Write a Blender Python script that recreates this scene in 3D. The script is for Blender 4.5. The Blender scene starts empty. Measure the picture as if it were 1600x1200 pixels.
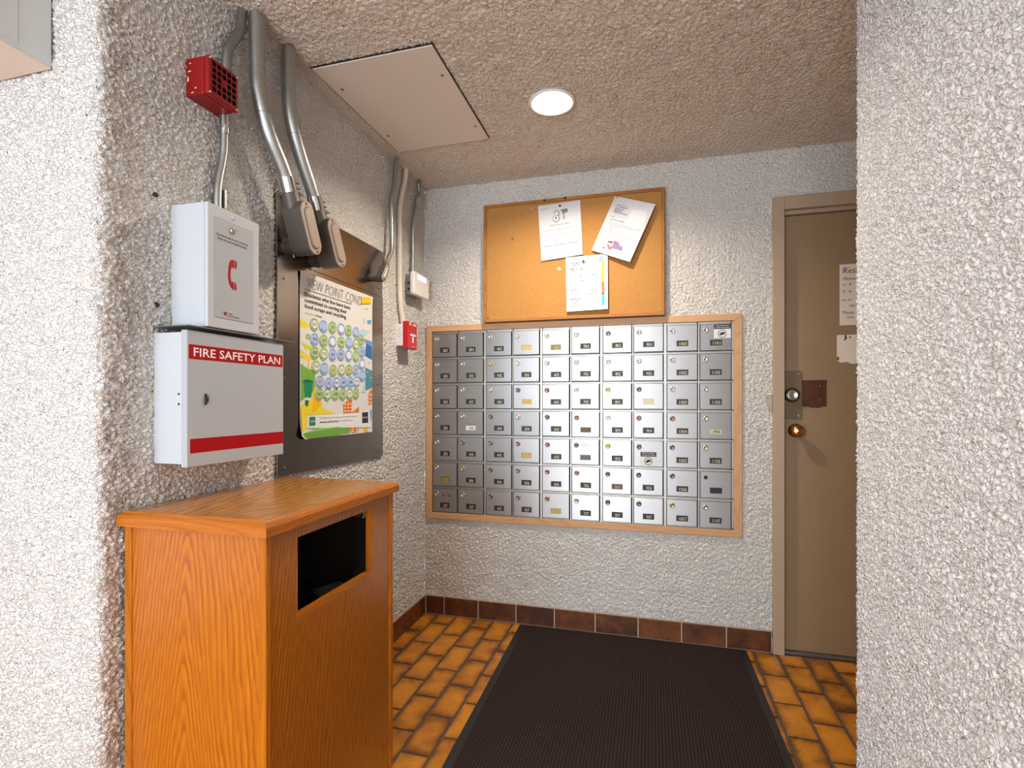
import bpy, bmesh, math, random
import numpy as np
from mathutils import Vector, Matrix

random.seed(7)
SC = bpy.context.scene
COL = SC.collection
PI = math.pi

# ------------------------------------------------------------------ camera, light, exposure
cam_d = bpy.data.cameras.new('camera')
cam = bpy.data.objects.new('camera', cam_d)
COL.objects.link(cam)
cam_d.sensor_width = 36.0
cam_d.lens = 805.0 / 1600.0 * 36.0
cam_d.shift_y = 27.0 / 1600.0
cam_d.clip_start = 0.02
cam.location = (1.2185, -2.6505, 1.1791)
cam.rotation_euler = (PI / 2, 0, math.radians(15.1))
cam_d.dof.use_dof = True
cam_d.dof.focus_distance = 1.9
cam_d.dof.aperture_fstop = 6.0
SC.camera = cam

w = bpy.data.worlds.new('world'); SC.world = w; w.use_nodes = True
w.node_tree.nodes['Background'].inputs[0].default_value = (0.75, 0.86, 1.0, 1)
w.node_tree.nodes['Background'].inputs[1].default_value = 0.6

SC.view_settings.view_transform = 'Standard'
SC.view_settings.look = 'None'
SC.view_settings.gamma = 1.0
SC.view_settings.use_curve_mapping = False
SC.view_settings.exposure = 0.48
SC.cycles.max_bounces = 10
SC.cycles.diffuse_bounces = 6
SC.cycles.sample_clamp_indirect = 6.0
SC.cycles.use_denoising = True
SC.cycles.pixel_filter_type = 'BLACKMAN_HARRIS'
SC.cycles.filter_width = 1.1
SC.cycles.caustics_reflective = False
SC.cycles.caustics_refractive = False

def area(name, loc, rot, sx, sy, power, col):
    d = bpy.data.lights.new(name, 'AREA'); d.shape = 'RECTANGLE'; d.size = sx; d.size_y = sy
    d.energy = power; d.color = col
    o = bpy.data.objects.new(name, d); COL.objects.link(o); o.location = loc; o.rotation_euler = rot
    return o

DAY_POWER = 84.0
POT_STRENGTH = 720.0
FOYER_STRENGTH = 400.0
area('daylight', (0.35, -4.86, 1.25), (PI / 2, 0, 0), 2.0, 1.95, DAY_POWER, (0.80, 0.90, 1.0))

# ------------------------------------------------------------------ materials
class NT:
    def __init__(s, name):
        s.m = bpy.data.materials.new(name); s.m.use_nodes = True
        s.t = s.m.node_tree; s.n = s.t.nodes; s.l = s.t.links
        s.b = s.n['Principled BSDF']
    def add(s, typ, **kw):
        n = s.n.new(typ)
        for k, v in kw.items():
            if k.startswith('in_'):
                key = k[3:]
                key = int(key) if key.isdigit() else key.replace('_', ' ')
                n.inputs[key].default_value = v
            else: setattr(n, k, v)
        return n
    def link(s, a, b): s.l.new(a, b)
    def coords(s, scale=(1, 1, 1), kind='Object', rot=(0, 0, 0)):
        tc = s.add('ShaderNodeTexCoord'); mp = s.add('ShaderNodeMapping')
        mp.inputs['Scale'].default_value = scale; mp.inputs['Rotation'].default_value = rot
        s.link(tc.outputs[kind], mp.inputs['Vector']); return mp.outputs['Vector']
    def noise(s, vec, scale, detail=3, rough=0.5, dist=0.0):
        n = s.add('ShaderNodeTexNoise'); n.inputs['Scale'].default_value = scale
        n.inputs['Detail'].default_value = detail; n.inputs['Roughness'].default_value = rough
        n.inputs['Distortion'].default_value = dist
        if vec is not None: s.link(vec, n.inputs['Vector'])
        return n.outputs['Fac']
    def ramp(s, fac, stops):
        r = s.add('ShaderNodeValToRGB'); e = r.color_ramp.elements
        while len(e) > 1: e.remove(e[-1])
        e[0].position = stops[0][0]; e[0].color = (*stops[0][1], 1)
        for p, c in stops[1:]:
            x = e.new(p); x.color = (*c, 1)
        s.link(fac, r.inputs['Fac']); return r.outputs['Color']
    def mix(s, fac, a, b, mode='MIX'):
        m = s.add('ShaderNodeMix', data_type='RGBA', blend_type=mode)
        for k, v in ((0, fac), (6, a), (7, b)):
            if isinstance(v, (int, float)): m.inputs[k].default_value = v
            elif isinstance(v, tuple): m.inputs[k].default_value = (*v, 1) if len(v) == 3 else v
            else: s.link(v, m.inputs[k])
        return m.outputs[2]
    def math(s, op, a, b=None):
        m = s.add('ShaderNodeMath', operation=op)
        for i, v in enumerate((a, b)):
            if v is None: continue
            if isinstance(v, (int, float)): m.inputs[i].default_value = v
            else: s.link(v, m.inputs[i])
        return m.outputs[0]
    def bump(s, h, strength, dist=0.002, prev=None):
        b = s.add('ShaderNodeBump'); b.inputs['Strength'].default_value = strength
        b.inputs['Distance'].default_value = dist
        s.link(h, b.inputs['Height'])
        if prev is not None: s.link(prev, b.inputs['Normal'])
        s.link(b.outputs['Normal'], s.b.inputs['Normal']); return b.outputs['Normal']
    def set(s, **kw):
        for k, v in kw.items():
            key = k.replace('_', ' ')
            inp = s.b.inputs[key]
            if isinstance(v, (int, float)): inp.default_value = v
            elif isinstance(v, tuple): inp.default_value = (*v, 1) if len(v) == 3 else v
            else: s.link(v, inp)
        return s

def plain(name, col, rough=0.5, metal=0.0, var=0.04, scale=30.0, spec=0.5, bump=0.0):
    t = NT(name); v = t.coords()
    f = t.noise(v, scale, 3)
    c = t.mix(f, tuple(max(0, x * (1 - var)) for x in col), tuple(min(1, x * (1 + var)) for x in col))
    t.set(Base_Color=c, Roughness=rough, Metallic=metal, Specular_IOR_Level=spec)
    if bump: t.bump(f, bump, 0.001)
    return t.m

def stucco_mat(name, col, stain=None, rough=0.55, cell=90.0, specks=0.70, bd=0.0016):
    t = NT(name); v = t.coords()
    f = t.noise(v, 2.2, 3)
    c = t.mix(f, tuple(x * 0.95 for x in col), col)
    # small dark flecks: old dirt, plus painted-in shade of the plaster's crevices
    sp = t.noise(v, 95.0, 2, 0.6)
    spm = t.ramp(sp, [(0.0, (0, 0, 0)), (specks, (0, 0, 0)), (specks + 0.03, (1, 1, 1))])
    c = t.mix(spm, c, tuple(x * 0.30 for x in col))
    if stain:
        # scuffed, hand-soiled band down the outer corner of the wall
        sep = t.add('ShaderNodeSeparateXYZ'); t.link(v, sep.inputs[0])
        x0, y0, wx, wy, scol, amt = stain
        def fall(o, c0, wd):
            d = t.math('DIVIDE', t.math('ABSOLUTE', t.math('SUBTRACT', sep.outputs[o], c0)), wd)
            return t.math('MAXIMUM', t.math('SUBTRACT', 1.0, d), 0.0)
        n = t.noise(v, 30.0, 3, 0.6)
        d = t.math('MULTIPLY', t.math('MULTIPLY', fall(0, x0, wx), fall(1, y0, wy)), 2.0)
        d = t.math('MULTIPLY', t.math('MINIMUM', d, 1.0), t.math('MULTIPLY', t.ramp(n, [(0.47, (0, 0, 0)), (0.56, (1, 1, 1))]), amt))
        c = t.mix(d, c, scol)
    t.set(Base_Color=c, Roughness=rough, Specular_IOR_Level=0.22)
    h = t.noise(v, 260.0, 3, 0.6)
    h2 = t.noise(v, 120.0, 3, 0.6, 0.6)
    wob = t.add('ShaderNodeTexNoise'); wob.inputs['Scale'].default_value = 70.0; wob.inputs['Detail'].default_value = 2.0; t.link(v, wob.inputs['Vector'])
    off = t.add('ShaderNodeVectorMath', operation='MULTIPLY_ADD'); t.link(wob.outputs['Color'], off.inputs[0]); off.inputs[1].default_value = (0.022, 0.022, 0.022); t.link(v, off.inputs[2])
    vo = t.add('ShaderNodeTexVoronoi', feature='DISTANCE_TO_EDGE'); vo.inputs['Scale'].default_value = cell; t.link(off.outputs[0], vo.inputs['Vector'])
    mr = t.add('ShaderNodeMapRange', interpolation_type='SMOOTHSTEP'); mr.inputs['From Max'].default_value = 0.16; t.link(vo.outputs['Distance'], mr.inputs['Value'])
    hh = t.math('ADD', t.math('MULTIPLY', h, 0.7), t.math('MULTIPLY', h2, 1.5))
    hh = t.math('ADD', hh, t.math('MULTIPLY', mr.outputs[0], 1.8))
    t.bump(hh, 0.9, bd)
    return t.m

def wood_mat(name, light, dark, axis=2, ring=7.0, rough=0.35, seed=0.0, coat=0.0, grain=1.0, centre=(0, 0, 0), spread=1.0, vee=None, bump=0.10):
    """flat-sawn veneer: stretched distorted bands (cathedrals) + fine pores; axis = grain direction"""
    t = NT(name)
    tc = t.add('ShaderNodeTexCoord'); mp = t.add('ShaderNodeMapping')
    sc = [1.0, 1.0, 1.0]; sc[axis] = 0.16
    mp.inputs['Scale'].default_value = sc
    mp.inputs['Location'].default_value = (seed - centre[0], seed * 0.37 - centre[1], -centre[2] * 0.16)
    t.link(tc.outputs['Object'], mp.inputs['Vector']); v = mp.outputs['Vector']
    wv = t.add('ShaderNodeTexNoise'); wv.inputs['Scale'].default_value = ring * 0.55; wv.inputs['Detail'].default_value = 1.5
    wv.inputs['Distortion'].default_value = 0.35
    t.link(v, wv.inputs['Vector'])
    if vee:
        # nested arches of flat-sawn oak: phase = N (along + k |across|), wobbled
        ac, x0, N, k, r, sgn = vee
        sep = t.add('ShaderNodeSeparateXYZ'); t.link(tc.outputs['Object'], sep.inputs[0])
        dx = t.math('SUBTRACT', sep.outputs[ac], x0)
        dx = t.math('ADD', dx, t.math('MULTIPLY', t.math('SUBTRACT', wv.outputs['Fac'], 0.5), 0.22))
        d = t.math('SQRT', t.math('ADD', t.math('MULTIPLY', dx, dx), r * r))
        ph = t.math('ADD', t.math('MULTIPLY', sep.outputs[axis], sgn), t.math('MULTIPLY', d, k))
        mp4 = t.add('ShaderNodeMapping'); s4 = [30.0, 30.0, 30.0]; s4[axis] = 5.0; mp4.inputs['Scale'].default_value = s4
        t.link(tc.outputs['Object'], mp4.inputs['Vector'])
        wob = t.noise(mp4.outputs['Vector'], 1.0, 2)
        bands = t.math('FRACT', t.math('ADD', t.math('MULTIPLY', ph, N), t.math('MULTIPLY', wob, 1.6)))
    else:
        bands = t.math('FRACT', t.math('MULTIPLY', wv.outputs['Fac'], 34.0 * spread))
        bands = t.math('ABSOLUTE', t.math('SUBTRACT', t.math('MULTIPLY', bands, 2.0), 1.0))
    mp2 = t.add('ShaderNodeMapping'); s2 = [150.0, 150.0, 150.0]; s2[axis] = 5.0
    mp2.inputs['Scale'].default_value = s2
    t.link(tc.outputs['Object'], mp2.inputs['Vector'])
    pores = t.noise(mp2.outputs['Vector'], 1.0, 3, 0.6)
    mp3 = t.add('ShaderNodeMapping'); s3 = [9.0, 9.0, 9.0]; s3[axis] = 1.2
    mp3.inputs['Scale'].default_value = s3
    t.link(tc.outputs['Object'], mp3.inputs['Vector'])
    broad = t.noise(mp3.outputs['Vector'], 1.0, 2)
    c = t.ramp(bands, [(0.0, light), (0.07, dark), (0.20, dark), (0.40, tuple((a * 0.45 + b * 0.55) for a, b in zip(light, dark))), (0.7, light), (1.0, light)] if vee else [(0.0, dark), (0.22, tuple((a * 0.6 + b * 0.4) for a, b in zip(light, dark))), (0.6, light), (1.0, light)])
    mid = tuple((a * 0.5 + b * 0.5) for a, b in zip(light, dark))
    c = t.mix(t.math('SUBTRACT', 1.0, grain), c, light)
    pm = t.ramp(pores, [(0.0, (0, 0, 0)), (0.46, (0, 0, 0)), (0.60, (0.9, 0.9, 0.9))])
    c = t.mix(pm, c, mid)
    c = t.mix(t.math('MULTIPLY', broad, 0.5), c, tuple(x * 0.8 for x in light))
    t.set(Base_Color=c, Roughness=rough, Specular_IOR_Level=0.28, Coat_Weight=coat, Coat_Roughness=0.25)
    t.bump(pores, bump, 0.0006)
    return t.m

def brushed(name, col, rough=0.3, aniso=0.8, axis=0, var=0.08, scale=(4, 4, 260), spots=0.0):
    t = NT(name); v = t.coords(scale)
    f = t.noise(v, 1.0, 3, 0.6)
    oi = t.add('ShaderNodeObjectInfo')
    v2 = t.coords((6, 6, 6)); blot = t.noise(v2, 1.0, 3)
    c = t.mix(f, tuple(x * (1 - var) for x in col), tuple(min(1, x * (1 + var)) for x in col))
    c = t.mix(t.math('MULTIPLY', blot, 0.35), c, tuple(x * 0.72 for x in col))
    c = t.mix(t.math('MULTIPLY', oi.outputs['Random'], 0.30), c, tuple(x * 0.72 for x in col))
    r = t.math('ADD', t.math('MULTIPLY', f, 0.12), rough - 0.06)
    t.set(Base_Color=c, Roughness=r, Metallic=1.0, Anisotropic=aniso, Anisotropic_Rotation=0.25)
    tg = t.add('ShaderNodeTangent', direction_type='UV_MAP'); t.link(tg.outputs[0], t.b.inputs['Tangent'])
    t.bump(f, 0.05, 0.0004)
    return t.m

M = {}
M['stucco_left'] = stucco_mat('stucco_left', (0.80, 0.775, 0.74), stain=(0.01, -1.725, 0.05, 0.075, (0.40, 0.27, 0.17), 0.42))
M['stucco_back'] = stucco_mat('stucco_back', (0.82, 0.775, 0.715), cell=90.0, specks=0.69)
M['stucco_right'] = stucco_mat('stucco_right', (0.875, 0.885, 0.895), cell=95.0, specks=0.745)
M['stucco_ceiling'] = stucco_mat('stucco_ceiling', (0.88, 0.80, 0.70), cell=110.0, specks=0.67, bd=0.0009)
M['paint_foyer'] = plain('paint_foyer', (0.75, 0.74, 0.72), 0.6)
M['grout'] = plain('grout', (0.085, 0.065, 0.048), 0.85, var=0.25, scale=60)
M['grout_light'] = plain('grout_light', (0.42, 0.36, 0.30), 0.85, var=0.2, scale=60)

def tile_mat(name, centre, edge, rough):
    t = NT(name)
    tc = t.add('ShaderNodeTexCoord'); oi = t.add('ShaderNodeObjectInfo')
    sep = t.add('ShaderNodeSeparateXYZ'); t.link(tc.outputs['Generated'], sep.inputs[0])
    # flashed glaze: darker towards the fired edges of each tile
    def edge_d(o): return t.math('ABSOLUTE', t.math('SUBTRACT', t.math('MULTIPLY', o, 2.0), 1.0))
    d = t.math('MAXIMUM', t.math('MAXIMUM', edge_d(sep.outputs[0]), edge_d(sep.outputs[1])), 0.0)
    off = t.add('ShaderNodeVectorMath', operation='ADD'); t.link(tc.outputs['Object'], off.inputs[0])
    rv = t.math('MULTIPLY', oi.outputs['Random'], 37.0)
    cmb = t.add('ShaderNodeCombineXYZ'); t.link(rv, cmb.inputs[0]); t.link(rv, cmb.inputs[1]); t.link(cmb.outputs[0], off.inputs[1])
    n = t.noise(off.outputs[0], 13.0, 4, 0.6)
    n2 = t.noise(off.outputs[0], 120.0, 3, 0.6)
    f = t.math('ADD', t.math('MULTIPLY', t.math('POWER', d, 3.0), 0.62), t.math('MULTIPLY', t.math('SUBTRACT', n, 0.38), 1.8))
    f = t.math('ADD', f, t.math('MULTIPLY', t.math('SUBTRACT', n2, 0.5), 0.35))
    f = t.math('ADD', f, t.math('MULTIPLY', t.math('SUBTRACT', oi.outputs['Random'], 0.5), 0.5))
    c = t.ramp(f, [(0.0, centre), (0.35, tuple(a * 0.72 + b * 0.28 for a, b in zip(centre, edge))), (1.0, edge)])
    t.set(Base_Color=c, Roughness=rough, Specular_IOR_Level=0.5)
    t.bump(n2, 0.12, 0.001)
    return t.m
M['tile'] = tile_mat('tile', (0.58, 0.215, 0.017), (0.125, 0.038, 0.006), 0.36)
M['tile_base'] = tile_mat('tile_base', (0.25, 0.072, 0.010), (0.065, 0.018, 0.005), 0.5)

OAK_L, OAK_D = (0.54, 0.160, 0.003), (0.25, 0.050, 0.002)
M['oak_side'] = wood_mat('oak_side', OAK_L, OAK_D, 2, 4.5, 0.34, 0.0, 0.85, vee=(0, 0.205, 13.0, 6.5, 0.010, 1.0))
M['oak_front'] = wood_mat('oak_front', (0.44, 0.140, 0.007), (0.20, 0.048, 0.003), 2, 5.0, 0.34, 2.3, 0.8, vee=(1, -1.345, 8.0, 12.0, 0.010, 1.0))
M['oak_top'] = wood_mat('oak_top', (0.64, 0.255, 0.024), (0.13, 0.034, 0.002), 1, 5.0, 0.38, 5.1, 1.0, vee=(0, 0.235, 9.0, 3.4, 0.012, -1.0), bump=0.02)
M['oak_trim'] = wood_mat('oak_trim', (0.50, 0.155, 0.008), (0.30, 0.075, 0.005), 2, 9.0, 0.35, 1.0, 0.2)
M['oak_trim_y'] = wood_mat('oak_trim_y', (0.46, 0.140, 0.008), (0.26, 0.065, 0.005), 1, 9.0, 0.35, 1.0, 0.2)
M['fir_h'] = wood_mat('fir_h', (0.64, 0.365, 0.185), (0.52, 0.27, 0.12), 0, 7.0, 0.4, 0.6, 0.1)
M['fir_v'] = wood_mat('fir_v', (0.64, 0.365, 0.185), (0.52, 0.27, 0.12), 2, 7.0, 0.4, 0.2, 0.1)
M['cork_trim_h'] = wood_mat('cork_trim_h', (0.40, 0.165, 0.035), (0.30, 0.11, 0.02), 0, 7.0, 0.4, 0.6, 0.1)
M['cork_trim_v'] = wood_mat('cork_trim_v', (0.40, 0.165, 0.035), (0.30, 0.11, 0.02), 2, 7.0, 0.4, 0.2, 0.1)
M['dark_wood'] = wood_mat('dark_wood', (0.10, 0.035, 0.014), (0.05, 0.016, 0.007), 2, 14.0, 0.5, 0.9)
M['void'] = plain('void', (0.02, 0.012, 0.008), 0.8)  # near-black, shade inside the cabinet put into the colour

t = NT('cork'); v = t.coords()
n1 = t.noise(v, 330.0, 3, 0.7); n2 = t.noise(v, 9.0, 3)
c = t.ramp(n1, [(0.25, (0.22, 0.09, 0.022)), (0.45, (0.44, 0.215, 0.060)), (0.7, (0.52, 0.28, 0.095))])
c = t.mix(t.math('MULTIPLY', n2, 0.4), c, (0.39, 0.175, 0.042))
t.set(Base_Color=c, Roughness=0.85, Specular_IOR_Level=0.2); t.bump(n1, 0.3, 0.001); M['cork'] = t.m

M['alu'] = brushed('alu', (0.56, 0.56, 0.565), 0.46, 0.80)
M['alu_dark'] = brushed('alu_dark', (0.50, 0.50, 0.50), 0.50, 0.75)
M['alu_frame'] = brushed('alu_frame', (0.50, 0.485, 0.44), 0.45, 0.4)
M['steel_sheet'] = brushed('steel_sheet', (0.31, 0.28, 0.25), 0.22, 0.2, scale=(4, 4, 120))
M['galv'] = plain('galv', (0.45, 0.47, 0.46), 0.42, 1.0, 0.12, 60)
M['galv_old'] = plain('galv_old', (0.36, 0.37, 0.36), 0.42, 1.0, 0.15, 60)
M['chrome'] = plain('chrome', (0.72, 0.72, 0.71), 0.16, 1.0, 0.03)
M['cast'] = plain('cast', (0.115, 0.098, 0.085), 0.50, 0.35, 0.12, 90, bump=0.15)
M['stamped'] = plain('stamped', (0.37, 0.30, 0.245), 0.42, 0.35, 0.06, 40)
M['lock_steel'] = plain('lock_steel', (0.70, 0.68, 0.64), 0.25, 1.0)
M['lock_dark'] = plain('lock_dark', (0.22, 0.20, 0.19), 0.35, 1.0)
M['lock_brass'] = plain('lock_brass', (0.72, 0.50, 0.20), 0.3, 1.0)
M['lock_copper'] = plain('lock_copper', (0.40, 0.24, 0.17), 0.4, 1.0)
M['black'] = plain('black', (0.012, 0.011, 0.010), 0.5)
M['hole'] = plain('hole', (0.004, 0.003, 0.003), 0.9, spec=0.05)
M['label_black'] = plain('label_black', (0.018, 0.016, 0.012), 0.45)
M['label_gold'] = plain('label_gold', (0.55, 0.38, 0.08), 0.5, var=0.25, scale=120)
M['label_olive'] = plain('label_olive', (0.23, 0.17, 0.02), 0.5, var=0.25, scale=120)
M['label_bronze'] = plain('label_bronze', (0.11, 0.075, 0.03), 0.5, var=0.15)
M['label_grey'] = plain('label_grey', (0.09, 0.085, 0.08), 0.4, var=0.3, scale=150)
M['label_white'] = plain('label_white', (0.72, 0.72, 0.70), 0.6)
M['label_cream'] = plain('label_cream', (0.66, 0.58, 0.40), 0.6)
M['label_lime'] = plain('label_lime', (0.55, 0.52, 0.30), 0.6)
M['digit'] = plain('digit', (0.70, 0.62, 0.40), 0.5)
M['digit_dim'] = plain('digit_dim', (0.48, 0.42, 0.22), 0.5)
M['white_metal'] = plain('white_metal', (0.53, 0.565, 0.605), 0.32, 0.0, 0.01)
M['white_metal2'] = plain('white_metal2', (0.43, 0.455, 0.485), 0.34, 0.0, 0.01)
M['seam'] = plain('seam', (0.30, 0.30, 0.30), 0.6)
M['red_ink'] = plain('red_ink', (0.37, 0.002, 0.006), 0.45, spec=0.3)
M['red_paint'] = plain('red_paint', (0.27, 0.002, 0.003), 0.40, var=0.2, scale=25)
M['red_bright'] = plain('red_bright', (0.55, 0.006, 0.010), 0.35)
M['white_ink'] = plain('white_ink', (0.85, 0.82, 0.82), 0.5)
M['white_plastic'] = plain('white_plastic', (0.80, 0.78, 0.74), 0.35)
M['grey_plastic'] = plain('grey_plastic', (0.27, 0.28, 0.28), 0.5)
M['ivory'] = plain('ivory', (0.72, 0.66, 0.58), 0.45)
M['sheet'] = plain('sheet', (0.75, 0.67, 0.58), 0.55, var=0.02, scale=4)
M['sheet_alu'] = plain('sheet_alu', (0.30, 0.30, 0.31), 0.4, 0.6)
M['box_beige'] = plain('box_beige', (0.70, 0.60, 0.50), 0.4)
M['box_grey'] = plain('box_grey', (0.56, 0.58, 0.57), 0.4)
M['paper'] = plain('paper', (0.66, 0.66, 0.68), 0.7, var=0.01, scale=8)
M['paper_warm'] = plain('paper_warm', (0.72, 0.71, 0.69), 0.45, var=0.02, scale=8)
M['paper_tan'] = plain('paper_tan', (0.78, 0.68, 0.58), 0.7)
M['ink'] = plain('ink', (0.03, 0.03, 0.035), 0.6)
M['ink_grey'] = plain('ink_grey', (0.17, 0.17, 0.18), 0.6)
M['ink_light'] = plain('ink_light', (0.34, 0.335, 0.34), 0.6)
M['pencil'] = plain('pencil', (0.27, 0.26, 0.27), 0.6)
M['pouch_glare_white'] = plain('pouch_glare_white', (0.80, 0.80, 0.82), 0.06, spec=0.8, scale=18, bump=1.0)  # opaque glossy white, glare of a plastic pouch put into the colour
M['door_paint'] = plain('door_paint', (0.29, 0.195, 0.108), 0.38, var=0.07, scale=5)
M['frame_paint'] = plain('frame_paint', (0.42, 0.31, 0.215), 0.42, var=0.04, scale=9)
M['bronze_plate'] = plain('bronze_plate', (0.17, 0.118, 0.065), 0.42, 0.2)
M['brass'] = plain('brass', (0.60, 0.27, 0.10), 0.22, 1.0)
M['bag'] = plain('bag', (0.006, 0.006, 0.007), 0.35)
M['carton'] = plain('carton', (0.06, 0.055, 0.055), 0.5)
M['rubber'] = plain('rubber', (0.007, 0.0065, 0.0065), 0.6, var=0.2, scale=40)
for k, c in dict(p_yellow=(0.83, 0.66, 0.03), p_gold=(0.85, 0.50, 0.01), p_lime=(0.62, 0.62, 0.02), p_green=(0.18, 0.42, 0.06), p_dgreen=(0.005, 0.16, 0.07),
                 p_dgreen2=(0.01, 0.24, 0.11), p_orange=(0.80, 0.19, 0.01), p_blue=(0.03, 0.15, 0.40), p_blue2=(0.14, 0.34, 0.62), p_sky=(0.42, 0.64, 0.76), p_teal=(0.07, 0.27, 0.33),
                 p_pale=(0.80, 0.82, 0.82), st_green=(0.46, 0.60, 0.30), st_greenr=(0.17, 0.32, 0.12), st_blue=(0.42, 0.55, 0.80), st_bluer=(0.14, 0.27, 0.58), p_red=(0.62, 0.06, 0.10),
                 p_coral=(0.82, 0.16, 0.06), p_cyan=(0.05, 0.42, 0.66), p_pink=(0.80, 0.50, 0.55), p_navy=(0.10, 0.10, 0.25), p_mag=(0.40, 0.03, 0.10), p_lav=(0.52, 0.55, 0.68)).items():
    M[k] = plain(k, c, 0.5, var=0.06, scale=60)

t = NT('mat_carpet'); v = t.coords((1, 1, 1), 'Object', (0, 0, PI / 4))
ch = t.add('ShaderNodeTexChecker'); ch.inputs['Scale'].default_value = 125.0; t.link(v, ch.inputs['Vector'])
nz = t.noise(v, 4.0, 4); nf = t.noise(v, 420.0, 2, 0.7)
c = t.mix(ch.outputs['Fac'], (0.013, 0.009, 0.008), (0.050, 0.034, 0.030))
c = t.mix(t.math('MULTIPLY', nz, 0.6), c, (0.028, 0.019, 0.017))
c = t.mix(t.math('GREATER_THAN', nf, 0.80), c, (0.16, 0.14, 0.13))
t.set(Base_Color=c, Roughness=0.95, Specular_IOR_Level=0.05); t.bump(ch.outputs['Fac'], 0.5, 0.003); M['mat_carpet'] = t.m

def emit(name, col, s):
    t = NT(name); t.set(Base_Color=col, Emission_Color=col, Emission_Strength=s); return t.m
M['lamp'] = emit('lamp', (1.0, 0.88, 0.73), POT_STRENGTH)
M['lamp_foyer'] = emit('lamp_foyer', (1.0, 0.97, 0.95), FOYER_STRENGTH)
M['can_white'] = plain('can_white', (0.85, 0.84, 0.82), 0.3)
M['screen'] = emit('screen', (0.62, 0.68, 1.0), 0.9)

# ------------------------------------------------------------------ mesh building
class Frame:
    """u right, v up, w out of the surface"""
    def __init__(s, o, u, v, w): s.o, s.u, s.v, s.w = Vector(o), Vector(u), Vector(v), Vector(w)
    def __call__(s, a, b, c=0.0): return s.o + s.u * a + s.v * b + s.w * c
    def turned(s, o, ang):
        """same surface, new origin (a,b,c) and rotated about w"""
        ca, sa = math.cos(ang), math.sin(ang)
        return Frame(s(*o), s.u * ca + s.v * sa, s.v * ca - s.u * sa, s.w)
WORLD = Frame((0, 0, 0), (1, 0, 0), (0, 1, 0), (0, 0, 1))
LEFT = Frame((0, 0, 0), (0, 1, 0), (0, 0, 1), (1, 0, 0))      # wall_left: u = y, v = z, w = x
BACK = Frame((0, 0, 0), (1, 0, 0), (0, 0, 1), (0, -1, 0))     # wall_back: u = x, v = z, w = -y

_fonts = {}
def text_geo(s, offset=0.0, shear=0.0, spacing=1.0):
    key = (s, offset, shear, spacing)
    if key in _fonts: return _fonts[key]
    cu = bpy.data.curves.new('txt', 'FONT'); cu.body = s; cu.size = 1.0; cu.resolution_u = 2
    cu.offset = offset; cu.shear = shear; cu.space_character = spacing; cu.fill_mode = 'FRONT'
    o = bpy.data.objects.new('txt', cu); COL.objects.link(o)
    dg = bpy.context.evaluated_depsgraph_get(); dg.update()
    me = o.evaluated_get(dg).to_mesh()
    vs = [tuple(v.co) for v in me.vertices]; fs = [tuple(p.vertices) for p in me.polygons]
    o.evaluated_get(dg).to_mesh_clear()
    bpy.data.objects.remove(o); bpy.data.curves.remove(cu)
    _fonts[key] = (vs, fs); return vs, fs

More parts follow.
